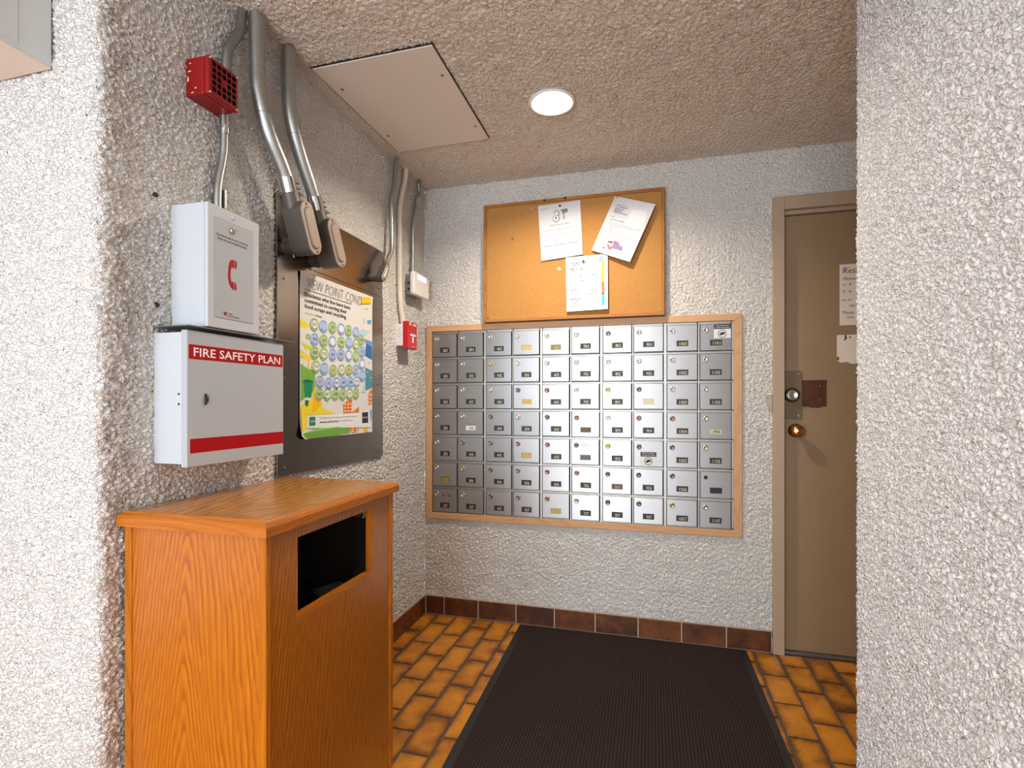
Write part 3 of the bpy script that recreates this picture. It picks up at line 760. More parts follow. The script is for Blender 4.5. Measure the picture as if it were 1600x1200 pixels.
b = MB(BACK); b.lathe([(0.034, W0 + 0.004), (0.034, W0 + 0.010), (0.029, W0 + 0.020), (0.024, W0 + 0.022)], M['lock_dark'], 28, a=1.855, b=1.208)
b.lathe([(0.023, W0 + 0.020), (0.023, W0 + 0.027), (0.018, W0 + 0.028), (0.016, W0 + 0.026), (0.001, W0 + 0.026)], M['lock_steel'], 24, a=1.855, b=1.208)
b.box(1.854, 1.856, 1.201, 1.214, W0 + 0.026, W0 + 0.0275, M['black']); b.build('deadbolt', leaf)
b = MB(BACK); b.lathe([(0.032, W0), (0.032, W0 + 0.006), (0.022, W0 + 0.012), (0.013, W0 + 0.018), (0.012, W0 + 0.030), (0.022, W0 + 0.038), (0.028, W0 + 0.050), (0.027, W0 + 0.060), (0.018, W0 + 0.066), (0.006, W0 + 0.065), (0.004, W0 + 0.067), (0.001, W0 + 0.067)], M['brass'], 28, a=1.871, b=1.042)
b.build('door_knob', leaf)
b = MB(BACK); b.prism([(1.899, 1.155), (1.925, 1.154), (1.935, 1.149), (1.975, 1.149), (1.980, 1.154), (2.001, 1.155), (2.001, 1.262), (2.003, 1.270), (2.001, 1.278), (1.899, 1.277)], W0 - 0.001, W0 + 0.0012, M['dark_wood'])
for p in ((1.976, 1.250), (1.976, 1.186)): b.lathe([(0.0045, W0 + 0.0012), (0.003, W0 + 0.003)], M['lock_copper'], 10, a=p[0], b=p[1])
b.build('bare_wood_patch', leaf)
for i, z in enumerate((1.43, 1.47, 1.51)):
    b = MB(BACK); b.disc(1.829, z - 0.03, 0.002, W0 + 0.0006, M['black'], 8); b.build('screw_hole', leaf)
# hinge side of the far jamb
for z in (0.3, 1.05, 1.8):
    b = MB(BACK); b.cyl((DX1 - 0.051, z - 0.05, -0.02), (DX1 - 0.051, z + 0.05, -0.02), 0.006, M['galv_old'], 10); b.build('hinge', door)
# flaked plaster beside the frame
b = MB(BACK); b.prism([(1.737, 1.207), (1.766, 1.212), (1.766, 1.118), (1.757, 1.130), (1.748, 1.150), (1.741, 1.178)], 0.002, 0.0075, M['grout_light'], 0.001); b.build('plaster_chip', wb)

NOTE_W = W0 + 0.0006
ro = thing('handwritten_note', 'tall white handwritten note taped to the door above the smaller sheet', 'note', (2.14, 0.024, 1.67))
b = MB(BACK); b.box(2.054, 2.250, 1.527, 1.806, NOTE_W, NOTE_W + 0.0008, M['paper_tan']); b.build('page', ro)
b = MB(BACK)
for st, u_, v_, h_ in (('*', 2.086, 1.786, 0.008), ('Res', 2.066, 1.765, 0.026), ('Please', 2.069, 1.733, 0.014), ('or  B', 2.066, 1.708, 0.012), ('it  w', 2.067, 1.676, 0.013), ('we do', 2.063, 1.638, 0.011), ('no', 2.094, 1.610, 0.010), ('Thank', 2.064, 1.578, 0.014), ('coo', 2.082, 1.558, 0.009)):
    b.text(st, u_, v_, NOTE_W + 0.0012, M['ink'], height=h_, shear=0.2)
b.build('handwriting', ro)['kind'] = 'stuff'
ro = thing('torn_sheet', 'small blank white sheet stuck to the door below the handwritten note', 'note', (2.13, 0.024, 1.42))
b = MB(BACK); b.prism([(2.043, 1.483), (2.20, 1.484), (2.20, 1.352), (2.10, 1.350), (2.085, 1.359), (2.060, 1.356), (2.050, 1.360), (2.043, 1.366)], NOTE_W, NOTE_W + 0.0008, M['paper_tan']); b.build('page', ro)
for cx, cz, rr in ((2.078, 1.478, 0.005), (2.079, 1.469, 0.006), (2.075, 1.461, 0.004), (2.047, 1.379, 0.005), (2.048, 1.371, 0.005), (2.096, 1.472, 0.004)):
    b = MB(BACK); b.disc(cx, cz, rr, NOTE_W + 0.0012, M['lock_copper'], 10); b.build('glue_spot', ro)

# ------------------------------------------------------------------ mailbox bank
KS = 1.0061
MBX = Frame((1.2185 * (1 - KS), 0.0165, 1.179 * (1 - KS)), (KS, 0, 0), (0, 0, KS), (0, -1, 0))     # set back into the wall
ro = thing('mailbox_bank', 'brushed aluminium apartment mailbox bank in a pale wood frame on the back wall', 'mailboxes', (0.827, -0.01, 1.064))
FA0, FA1, FB0, FB1 = 0.0215, 1.633, 0.536, 1.5935
IA0, IA1, IB0, IB1 = 0.054, 1.597, 0.569, 1.5615
for o_, m in (([(FA0, FB1), (FA1, FB1), (IA1, IB1), (IA0, IB1)], M['fir_h']), ([(FA0, FB0), (FA1, FB0), (IA1, IB0), (IA0, IB0)], M['fir_h']),
              ([(FA0, FB0), (FA0, FB1), (IA0, IB1), (IA0, IB0)], M['fir_v']), ([(FA1, FB0), (FA1, FB1), (IA1, IB1), (IA1, IB0)], M['fir_v'])):
    b = MB(MBX); b.prism(o_, -0.004, 0.030, m, 0.0012); b.build('frame_rail', ro)
b = MB(MBX); b.box(IA0 - 0.003, IA1 + 0.003, IB0 - 0.003, IB1 + 0.003, 0.0, 0.012, M['alu_frame']); b.build('backing_plate', ro, uv=True)
CX = [0.059, 0.209, 0.367, 0.517, 0.674, 0.826, 0.984, 1.135, 1.293, 1.445]; CW = 0.1405; RH = 0.1265; PITCH = 0.1412; TOP = 1.5485
# raised dividers between the columns
b = MB(MBX)
for i in range(9):
    a0, a1 = CX[i] + CW + 0.0030, CX[i + 1] - 0.0014
    b.box(a0, a1, IB0, IB1, 0.011, 0.0200, M['alu_frame'], 0.0008)
for r in range(6):
    zc = TOP - PITCH * r - RH - (PITCH - RH) / 2
    b.box(IA0, IA1, zc - 0.0048, zc + 0.0020, 0.011, 0.0185, M['alu_frame'], 0.0008)
b.build('divider_grid', ro, uv=True)
b = MB(MBX)      # black strips painting the shade in the gaps beside and below the doors
for i in range(10): b.box(CX[i] + CW - 0.001, CX[i] + CW + 0.0032, IB0, IB1, 0.010, 0.0130, M['black'])
for r in range(7):
    zb = TOP - PITCH * r - RH
    b.box(IA0, IA1, zb - 0.0028, zb + 0.001, 0.010, 0.0128, M['black'])
o = b.build('gap_shade_strips', ro); o['kind'] = 'stuff'
floors = [2, 3, 4, 5, 6, 7, 8, 9, 10, 11]
LK = {'s': M['lock_steel'], 'd': M['lock_dark'], 'b': M['lock_brass'], 'c': M['lock_copper']}
locks = ['ssssssdsss', 'ssbsssssss', 'sssdsssbss'[:10], 'ssssdcsccs', 'dcccdddbd' + 'ds'[0:1], 'sbdcccdddk', 'ssdccsddbs']
locks[2] = 'sssdcsbdss'; locks[4] = 'sccccdbdds'; locks[3] = 'ssdsdcsccs'
special = {('501',): ('gold', ''), ('601',): ('olive', '601'), ('503',): ('gold', ''), ('903',): ('cream', ''), ('304',): ('white', '304'), ('704',): ('bronze', ''),
           ('1104',): ('lime', 'PH4'), ('505',): ('gold', ''), ('705',): ('grey', ''), ('206',): ('olive', '206'), ('806',): ('bronze', '806'), ('607',): ('gold', '607'), ('1106',): ('void', ''), ('905',): ('none', '')}
ALU = [M['alu'], M['alu_dark']]
def door_mb(a0, z1, m):
    a1, z0 = a0 + CW, z1 - RH
    b = MB(MBX)
    b.prism([(a0, z0), (a1, z0), (a1, z1), (a0, z1)], 0.0125, 0.0265, m, 0.0034)
    return b
for r in range(7):
    for c in range(10):
        num = '%d%02d' % (floors[c], r + 1)
        jx, jz = random.uniform(-0.0012, 0.0012), random.uniform(-0.0012, 0.0012)
        a0, z1 = CX[c] + jx, TOP - PITCH * r + jz
        b = door_mb(a0, z1, M['alu'] if num in ('602', '503', '706', '806', '904', '903') else random.choice([M['alu'], M['alu'], M['alu_dark']]))
        d = b.build('mailbox_door', ro, uv=True, origin=MBX(a0 + CW / 2, z1 - RH / 2, 0.0172))
        lk = locks[r][c]
        lx, lz = a0 + 0.0255, z1 - 0.0285
        b = MB(MBX); wm = 0.0264
        if lk == 'k':
            b.disc(lx, lz, 0.0095, wm + 0.0006, M['black'], 16)
        else:
            m = LK[lk]
            b.lathe([(0.0125, wm), (0.0125, wm + 0.0022), (0.0105, wm + 0.0045), (0.0085, wm + 0.0060), (0.0075, wm + 0.0048), (0.001, wm + 0.0048)], m, 18, a=lx, b=lz)
            ang = random.uniform(-0.5, 0.5); fr = MBX.turned((lx, lz, 0), ang)
            b.box(-0.0012, 0.0012, -0.004, 0.004, wm + 0.0046, wm + 0.0054, M['black'], fr=fr)
        b.build('lock', d)
        kind, txt = special.get((num,), ('black', num))
        if kind != 'none':
            p0, p1 = a0 + 0.0445, a0 + 0.0985; q1 = z1 - 0.0755; q0 = q1 - 0.0275
            b = MB(MBX); w0 = wm + 0.0006
            base = {'black': M['label_black'], 'gold': M['label_gold'], 'olive': M['label_olive'], 'bronze': M['label_bronze'], 'grey': M['label_grey'], 'white': M['label_white'], 'cream': M['label_cream'], 'lime': M['label_lime'], 'void': M['black']}[kind]
            b.box(p0, p1, q0, q1, wm - 0.001, w0, base)
            # thin folded rim of the card slot
            b.box(p0, p1, q1 - 0.0022, q1, w0, w0 + 0.0006, M['label_black'] if kind in ('black', 'void') else M['lock_dark'])
            if kind in ('cream', 'gold'): b.box(p0, p0 + 0.004, q0, q1, w0, w0 + 0.0006, M['lock_dark'])
            if txt:
                dm = M['digit'] if kind == 'black' else (M['ink'] if kind in ('white', 'lime') else M['digit_dim'])
                wd = 0.0085 * len(txt)
                b.text(txt, (p0 + p1) / 2 + 0.003, q0 + 0.004, w0 + 0.0007, dm, height=0.0155, width=wd, bold=0.0, align='C')
            b.build('name_card', d)
        if num in ('1101', '905'):
            u0, u1, v1 = ((a0 + 0.062, a0 + 0.137, z1 - 0.003) if num == '1101' else (a0 + 0.032, a0 + 0.108, z1 - 0.051))
            if num == '905': v1 = z1 - 0.054
            b = MB(MBX); v0 = v1 - 0.066; ws = wm + 0.0008
            b.box(u0, u1, v0, v1, wm - 0.0005, ws, M['label_white']); b.rect(u0, u1, v1 - 0.022, v1, ws + 0.0003, M['ink'])
            b.text('This area may be', (u0 + u1) / 2, v1 - 0.0098, ws + 0.0006, M['white_ink'], width=0.058, height=0.0066, align='C', bold=0.01)
            b.text('monitored by video', (u0 + u1) / 2, v1 - 0.0190, ws + 0.0006, M['white_ink'], width=0.064, height=0.0066, align='C', bold=0.01)
            cu, cv = (u0 + u1) / 2, v0 + 0.0215
            b.ring(cu, cv, 0.0165, 0.0192, ws + 0.0004, M['ink'], 28)
            fr = MBX.turned((cu, cv, 0), 0.3)
            b.rect(-0.0115, 0.0085, -0.006, 0.005, ws + 0.0005, M['ink'], fr); b.disc(0.009, 0.001, 0.004, ws + 0.0005, M['ink'], 12, fr); b.rect(-0.005, 0.0, 0.005, 0.0085, ws + 0.0005, M['ink'], fr); b.rect(0.002, 0.006, 0.005, 0.008, ws + 0.0005, M['ink'], fr)
            b.build('camera_sticker', d)
        if num == '207':
            b = MB(MBX); b.box(a0 + 0.056, a0 + 0.103, z1 - 0.0410, z1 - 0.0325, wm, wm + 0.0008, M['red_ink']); b.text('207', a0 + 0.068, z1 - 0.039, wm + 0.0011, M['p_pink'], height=0.0045, width=0.022); b.build('red_tape_label', d)
        if num == '705':
            b = MB(MBX); b.text('705', a0 + 0.046, z1 - 0.034, wm + 0.0012, M['pencil'], height=0.016, width=0.036, shear=0.25, spacing=1.3); b.build('pencilled_number', d)

# ------------------------------------------------------------------ cork board with papers
ro = thing('cork_board', 'cork bulletin board in a thin oak frame above the mailboxes', 'board', (0.82, -0.02, 1.91))
KA0, KA1, KB0, KB1 = 0.357, 1.283, 1.5985, 2.222; fw = 0.0165
for o_, m in (([(KA0, KB1), (KA1, KB1), (KA1 - fw, KB1 - fw), (KA0 + fw, KB1 - fw)], M['cork_trim_h']), ([(KA0, KB0), (KA1, KB0), (KA1 - fw, KB0 + fw), (KA0 + fw, KB0 + fw)], M['cork_trim_h']),
              ([(KA0, KB0), (KA0, KB1), (KA0 + fw, KB1 - fw), (KA0 + fw, KB0 + fw)], M['cork_trim_v']), ([(KA1, KB0), (KA1, KB1), (KA1 - fw, KB1 - fw), (KA1 - fw, KB0 + fw)], M['cork_trim_v'])):
    b = MB(BACK); b.prism(o_, 0.002, 0.041, m, 0.002); b.build('frame_rail', ro)
CW0 = 0.035
b = MB(BACK); b.box(KA0 + fw - 0.002, KA1 - fw + 0.002, KB0 + fw - 0.002, KB1 - fw + 0.002, 0.004, CW0, M['cork']); b.build('cork_sheet', ro)
b = MB(BACK)
for p in ((0.381, 2.192), (0.381, 1.624), (1.254, 1.630), (1.260, 2.204)): b.lathe([(0.0045, CW0), (0.004, CW0 + 0.002), (0.002, CW0 + 0.0028)], M['lock_steel'], 10, a=p[0], b=p[1])
b.build('corner_screws', ro)
b = MB(BACK); b.prism([(0.752, 1.862), (0.764, 1.870), (0.775, 1.859), (0.763, 1.849)], CW0, CW0 + 0.0006, M['label_cream']); b.build('paper_scrap', ro)

def sheet(quad, lifts, n=8):
    """paper quad (tl,tr,br,bl) in BACK coords with corner stand-off"""
    fr = {}
    def pt(s_, t_, w=0.0):
        tl, tr, br, bl = quad
        x = (1 - t_) * ((1 - s_) * tl[0] + s_ * tr[0]) + t_ * ((1 - s_) * bl[0] + s_ * br[0])
        z = (1 - t_) * ((1 - s_) * tl[1] + s_ * tr[1]) + t_ * ((1 - s_) * bl[1] + s_ * br[1])
        l = (1 - t_) * ((1 - s_) * lifts[0] + s_ * lifts[1]) + t_ * ((1 - s_) * lifts[3] + s_ * lifts[2])
        return (x, z, CW0 + 0.0012 + l + w)
    return pt
def paper_page(ro, pt, mat, n=8):
    b = MB(BACK); vs, fs = [], []
    for i in range(n + 1):
        for j in range(n + 1): vs.append(pt(j / n, i / n))
    for i in range(n):
        for j in range(n): a = i * (n + 1) + j; fs.append((a, a + n + 1, a + n + 2, a + 1))
    b.local(vs, fs, mat, True); k = len(vs)
    vb = [(p[0], p[1], p[2] - 0.0006) for p in vs]; b.local(vb, [tuple(reversed(f)) for f in fs], mat, True)
    return b.build('page', ro)
class Print:
    """flat print that follows a sheet"""
    def __init__(s, pt): s.pt, s.b = pt, MB(BACK)
    def poly(s, pts, m, w=0.0006):
        # pts in (s,t); t downwards
        s.b.local([s.pt(p[0], p[1], w) for p in pts], [tuple(range(len(pts)))[::-1]], m)
    def rect(s, a0, a1, t0, t1, m, w=0.0006): s.poly([(a0, t0), (a1, t0), (a1, t1), (a0, t1)], m, w)
    def disc(s, a, t_, r, m, w=0.0006, asp=0.77, n=14): s.poly([(a + r * math.cos(-2 * PI * i / n), t_ + r * asp * math.sin(-2 * PI * i / n)) for i in range(n)][::-1], m, w)
    def text(s, st, a0, a1, t1, h, m, bold=0.0, w=0.0008):
        vs, fs = text_geo(st, bold)
        x0 = min(p[0] for p in vs); x1 = max(p[0] for p in vs); y0 = min(p[1] for p in vs); y1 = max(p[1] for p in vs)
        s.b.local([s.pt(a0 + (p[0] - x0) / (x1 - x0) * (a1 - a0), t1 - (p[1] - y0) / (y1 - y0) * h, w) for p in vs], fs, m)
    def words(s, a0, a1, t_, h, m, seed):
        rng = random.Random(seed); a = a0
        while a < a1 - 0.01:
            L_ = min(rng.uniform(0.02, 0.07), a1 - a); s.rect(a, a + L_, t_, t_ + h, m); a += L_ + 0.012
def pin(label, u_, v_, w_, m, big=False):
    r = 0.0045
    b = MB(BACK); b.lathe([(0.0012, w_ - 0.004), (0.0012, w_ + 0.002), (r * 1.1, w_ + 0.002), (r, w_ + 0.004), (r * 0.6, w_ + 0.006), (r * 0.7, w_ + 0.011), (r, w_ + 0.012), (0.001, w_ + 0.0128)], m, 12, a=u_, b=v_)
    tag(b.build('push_pin'), label, 'pin', 'push pins on the cork board')

# notice about locks
pt = sheet([(0.653, 2.190), (0.872, 2.199), (0.886, 1.921), (0.672, 1.903)], (0.003, 0.004, 0.010, 0.006))
ro = thing('paper_notice', 'white notice with a padlock and mailbox drawing, left of three on the board', 'notice', (0.77, -0.043, 2.05))
paper_page(ro, pt, M['paper'])
P = Print(pt)
P.text('Mailbox Door not locking?', 0.28, 0.72, 0.405, 0.030, M['ink_grey'], 0.02)
P.rect(0.08, 0.10, 0.075, 0.09, M['ink_grey']); P.rect(0.10, 0.23, 0.073, 0.082, M['ink_light'])
for i, (a0, a1, t_) in enumerate(((0.10, 0.90, .465), (0.46, .53, .487), (0.05, .93, .555), (.11, .88, .583), (.07, .93, .648), (.20, .78, .675), (.08, .90, .85), (.06, .92, .827))):
    P.words(a0, a1, t_, 0.010, M['ink_light'], i)
P.words(.07, .92, .748, 0.014, M['ink_grey'], 31)
P.b.build('print', ro)['kind'] = 'stuff'
P = Print(pt)   # padlock, mailbox
P.poly([(0.34, 0.225), (0.49, 0.215), (0.50, 0.30), (0.44, 0.345), (0.37, 0.335), (0.335, 0.29)], M['ink_grey']); P.poly([(0.355, 0.235), (0.47, 0.226), (0.478, 0.295), (0.43, 0.33), (0.38, 0.32), (0.35, 0.285)], M['p_pale'], 0.0008)
P.rect(0.405, 0.425, 0.25, 0.30, M['ink'], 0.0010); P.disc(0.413, 0.258, 0.02, M['ink'], 0.0010)
n = 10
for i in range(n):
    a, c_ = PI * 1.05 * i / n, PI * 1.05 * (i + 1) / n
    f_ = lambda r, q: (0.435 + r * math.cos(q), 0.175 - r * 0.80 * math.sin(q))
    P.poly([f_(0.045, a), f_(0.065, a), f_(0.065, c_), f_(0.045, c_)][::-1], M['ink_grey'])
P.rect(0.480, 0.500, 0.172, 0.222, M['ink_grey'])
P.poly([(0.515, 0.15), (0.54, 0.125), (0.68, 0.115), (0.70, 0.14), (0.70, 0.185), (0.55, 0.20), (0.515, 0.195)], M['ink_grey']); P.poly([(0.52, 0.155), (0.55, 0.14), (0.56, 0.195), (0.52, 0.19)], M['p_pale'], 0.0008)
P.rect(0.59, 0.615, 0.19, 0.305, M['ink_grey']); P.b.build('padlock_drawing', ro)
pin('black push pin at the top of the padlock notice', 0.769, 2.178, pt(0.5, 0.03)[2], M['black'])

# appliance removal notice, hanging crooked
pt = sheet([(1.046, 2.202), (1.240, 2.131), (1.119, 1.860), (0.930, 1.938)], (0.002, 0.030, 0.033, 0.012))
ro = thing('paper_notice', 'white notice hanging crooked with a colour truck picture, right on the board', 'notice', (1.085, -0.06, 2.03))
paper_page(ro, pt, M['paper'])
P = Print(pt)
for i, st in enumerate(("Andy & Tom's", 'Old Appliance', 'Furniture &', 'Mattress', 'Removal Service')):
    P.text(st, 0.13, 0.13 + (0.27, 0.29, 0.22, 0.18, 0.34)[i], 0.150 + 0.0325 * i, 0.026, M['ink'], 0.025)
P.words(0.13, 0.20, 0.345, 0.012, M['ink_grey'], 3); P.words(0.13, 0.48, 0.395, 0.012, M['ink_grey'], 4)
for i, (a0, a1) in enumerate(((.13, .93), (.13, .90), (.18, .45), (.18, .30), (.18, .42), (.18, .36), (.10, .40), (.10, .90), (.10, .86))): P.words(a0, a1, 0.455 + 0.0255 * i, 0.009, M['ink_light'], 50 + i)
P.b.build('print', ro)['kind'] = 'stuff'
P = Print(pt)
for k_, (pts, m) in enumerate((([(0.18, 0.74), (0.62, 0.72), (0.66, 0.88), (0.22, 0.90)], 'p_pale'), ([(0.18, 0.75), (0.33, 0.735), (0.35, 0.83), (0.2, 0.84)], 'p_lav'), ([(0.42, 0.735), (0.55, 0.745), (0.62, 0.80), (0.44, 0.80)], 'p_mag'),
               ([(0.44, 0.79), (0.68, 0.80), (0.71, 0.86), (0.60, 0.885), (0.46, 0.87)], 'p_navy'), ([(0.30, 0.765), (0.42, 0.76), (0.42, 0.79), (0.31, 0.80)], 'ink'), ([(0.31, 0.82), (0.46, 0.83), (0.46, 0.89), (0.40, 0.905), (0.33, 0.87)], 'p_red'),
               ([(0.16, 0.85), (0.24, 0.845), (0.25, 0.895), (0.17, 0.90)], 'p_lav'), ([(0.36, 0.80), (0.43, 0.80), (0.43, 0.84), (0.37, 0.845)], 'white_ink'), ([(0.53, 0.87), (0.67, 0.865), (0.68, 0.91), (0.54, 0.91)], 'p_lav'), ([(0.24, 0.895), (0.29, 0.893), (0.29, 0.907), (0.24, 0.91)], 'ink'))):
    P.poly(pts[::-1] if False else pts, M[m], 0.0022 + 0.0001 * k_)
P.disc(0.74, 0.895, 0.022, M['ink_light'], 0.002); P.b.build('truck_picture', ro)
P = Print(pt); P.poly([(0.52, 0.16), (0.86, 0.14), (0.93, 0.22), (0.95, 0.40), (0.84, 0.475), (0.60, 0.45), (0.53, 0.33)], M['pouch_glare_white'], 0.0026); P.b.build('pouch_glare', ro)  # white patch painting the glare on the plastic pouch
pin('silver push pin at the top corner of the crooked notice', 1.056, 2.192, pt(0.08, 0.03)[2], M['lock_steel'])

# waste collection notice
pt = sheet([(0.799, 1.910), (1.010, 1.914), (1.012, 1.638), (0.804, 1.634)], (0.013, 0.014, 0.018, 0.012))
ro = thing('paper_notice', 'white waste collection notice with a coloured strip, lowest on the board', 'notice', (0.905, -0.055, 1.775))
paper_page(ro, pt, M['paper'])
P = Print(pt)
P.text('Your Waste Collection', 0.09, 0.53, 0.128, 0.026, M['ink'], 0.02); P.text('is Changing', 0.09, 0.31, 0.170, 0.028, M['ink'], 0.02)
P.text('Waste', 0.69, 0.77, 0.085, 0.017, M['ink']); P.text('Services', 0.66, 0.77, 0.112, 0.017, M['ink'])
P.rect(0.80, 0.895, 0.045, 0.125, M['p_blue2'])
P.rect(0.815, 0.88, 0.082, 0.092, M['white_ink'], 0.0009)
for i, (a0, a1, t_) in enumerate(((.53, .78, .235), (.53, .74, .255), (.53, .74, .272), (.10, .42, .628), (.10, .40, .650), (.10, .38, .672), (.10, .32, .694), (.10, .28, .716), (.52, .78, .60), (.52, .76, .622), (.52, .74, .644), (.52, .74, .722), (.52, .74, .744), (.52, .76, .766), (.52, .70, .788),
                                 (.12, .30, .80), (.12, .36, .822), (.12, .34, .846), (.12, .36, .868), (.12, .34, .890), (.10, .34, .912))): P.words(a0, a1, t_, 0.010, M['ink_light'], 70 + i)
P.words(.09, .26, .60, .013, M['ink_grey'], 1); P.words(.08, .36, .772, .015, M['ink_grey'], 2); P.words(.55, .70, .70, .011, M['ink_grey'], 5)
for a in (0.10, 0.33):
    P.poly([(a, .205), (a + .11, .22), (a + .11, .27), (a, .265)], M['ink_light']); P.poly([(a, .205), (a + .11, .222), (a + .11, .240), (a, .225)], M['ink_grey'] if a < .2 else M['p_blue2'], 0.0008)
P.rect(.24, .29, .22, .262, M['ink_light'])
for a0, a1, t0, t1 in ((.10, .74, .305, .309), (.10, .74, .545, .549), (.10, .103, .305, .549), (.28, .283, .305, .549), (.57, .573, .305, .549), (.737, .74, .305, .549)): P.rect(a0, a1, t0, t1, M['p_pink'])
P.disc(.36, .355, .028, M['p_green']); P.disc(.66, .355, .030, M['p_blue2']); P.disc(.66, .46, .05, M['p_sky']); P.words(.34, .42, .44, .02, M['ink_grey'], 8)
P.b.build('print', ro)['kind'] = 'stuff'
P = Print(pt)
for t0, t1, m in ((.125, .27, 'p_lime'), (.27, .36, 'p_yellow'), (.36, .43, 'p_gold'), (.43, .49, 'p_lime'), (.50, .70, 'p_coral'), (.70, .74, 'p_dgreen2'), (.75, .925, 'p_cyan')): P.rect(.855, .92, t0, t1, M[m])
P.b.build('colour_strip', ro)
pin('dark push pin through the heading of the waste collection notice', 0.890, 1.884, pt(0.43, 0.1)[2], M['lock_dark'])
pin('dark push pin in the top board frame, left of the two', 0.688, 2.213, 0.041, M['black'])
pin('dark push pin in the top board frame, right of the two', 0.797, 2.2155, 0.041, M['black'])
pin('clear push pin alone on the left half of the cork', 0.520, 2.034, CW0, M['lock_steel'])
pin('clear push pin near the top edge of the cork, left of the padlock notice', 0.620, 2.180, CW0, M['white_plastic'])

# ------------------------------------------------------------------ steel cover panel and its poster
PA0, PA1, PB0, PB1, SEAM = -1.192, -0.490, 0.925, 1.876, 1.664
ro = thing('steel_cover_panel', 'brushed steel cover panel of two sheets screwed to the left wall', 'panel', (0.006, -0.84, 1.40))
b = MB(LEFT); b.box(PA0, PA1, SEAM + 0.0008, PB1, -0.004, 0.010, M['steel_sheet'], 0.0006); b.build('upper_sheet', ro, uv=True)
b = MB(LEFT); b.box(PA0 + 0.002, PA1 + 0.002, PB0, SEAM - 0.0008, -0.004, 0.0112, M['steel_sheet'], 0.0006); b.build('lower_sheet', ro, uv=True)
for p in ((-1.161, 1.598), (-0.543, 1.599), (-1.155, 1.258), (-0.537, 1.258), (-1.155, 0.952), (-0.543, 0.954), (-1.161, 1.722), (-0.52, 1.70)):
    b = MB(LEFT); b.lathe([(0.005, 0.010), (0.005, 0.0125), (0.002, 0.0135)], M['lock_dark'], 10, a=p[0], b=p[1]); b.build('screw', ro)

ro = thing('recycling_poster', 'white recycling pledge poster with round numbered stickers on the steel panel', 'poster', (0.014, -0.83, 1.34))
QA0, QA1, QB0, QB1 = -1.080, -0.588, 1.042, 1.645
W1 = 0.0142
def curl(a, v_):
    d = max(0.0, (QA0 + 0.06 - a) / 0.06) * max(0.0, (QB0 + 0.06 - v_) / 0.06)
    return W1 + 0.012 * d + 0.004 * max(0, (v_ - 1.60) / 0.045)
b = MB(LEFT); n = 24; vs, fs = [], []
for i in range(n + 1):
    for j in range(n + 1):
        a, v_ = QA0 + (QA1 - QA0) * j / n, QB0 + (QB1 - QB0) * i / n
        if j <= 1 and i == 0: v_ += 0.012 * (1 - j)
        vs.append((a, v_, curl(a, v_)))
for i in range(n):
    for j in range(n): a = i * (n + 1) + j; fs.append((a, a + 1, a + n + 2, a + n + 1))
b.local(vs, fs, M['paper_warm'], True); b.local([(p[0], p[1], p[2] - 0.0008) for p in vs], [f[::-1] for f in fs], M['paper_warm'], True)
b.build('sheet', ro)
A4 = {'leafyellow': ('p_yellow', [(-1.078, 1.4735), (-1.029, 1.458), (-1.048, 1.4392), (-1.077, 1.4459)]), 'a': ('p_lime', [(-1.071, 1.389), (-1.012, 1.378), (-1.0206, 1.3663), (-1.052, 1.367)]),
      'b': ('p_lime', [(-1.0765, 1.3637), (-1.0206, 1.3362), (-1.0765, 1.332)]), 'c': ('p_blue2', [(-0.657, 1.4513), (-0.590, 1.446), (-0.590, 1.4211), (-0.651, 1.4358)]),
      'd': ('p_blue', [(-0.639, 1.4339), (-0.590, 1.4213), (-0.590, 1.366), (-0.650, 1.378)]), 'e': ('p_blue2', [(-0.632, 1.5345), (-0.598, 1.5424), (-0.597, 1.5233), (-0.629, 1.5169)]),
      'f': ('p_sky', [(-0.693, 1.4807), (-0.663, 1.4927), (-0.630, 1.489), (-0.611, 1.4932), (-0.608, 1.4853), (-0.630, 1.4759), (-0.645, 1.4642), (-0.687, 1.4655)]), 'h': ('p_lime', [(-0.651, 1.5854), (-0.6235, 1.5886), (-0.6235, 1.5804), (-0.654, 1.5768)]),
      'i': ('p_sky', [(-0.668, 1.536), (-0.655, 1.545), (-0.648, 1.536), (-0.650, 1.515), (-0.664, 1.514)])}
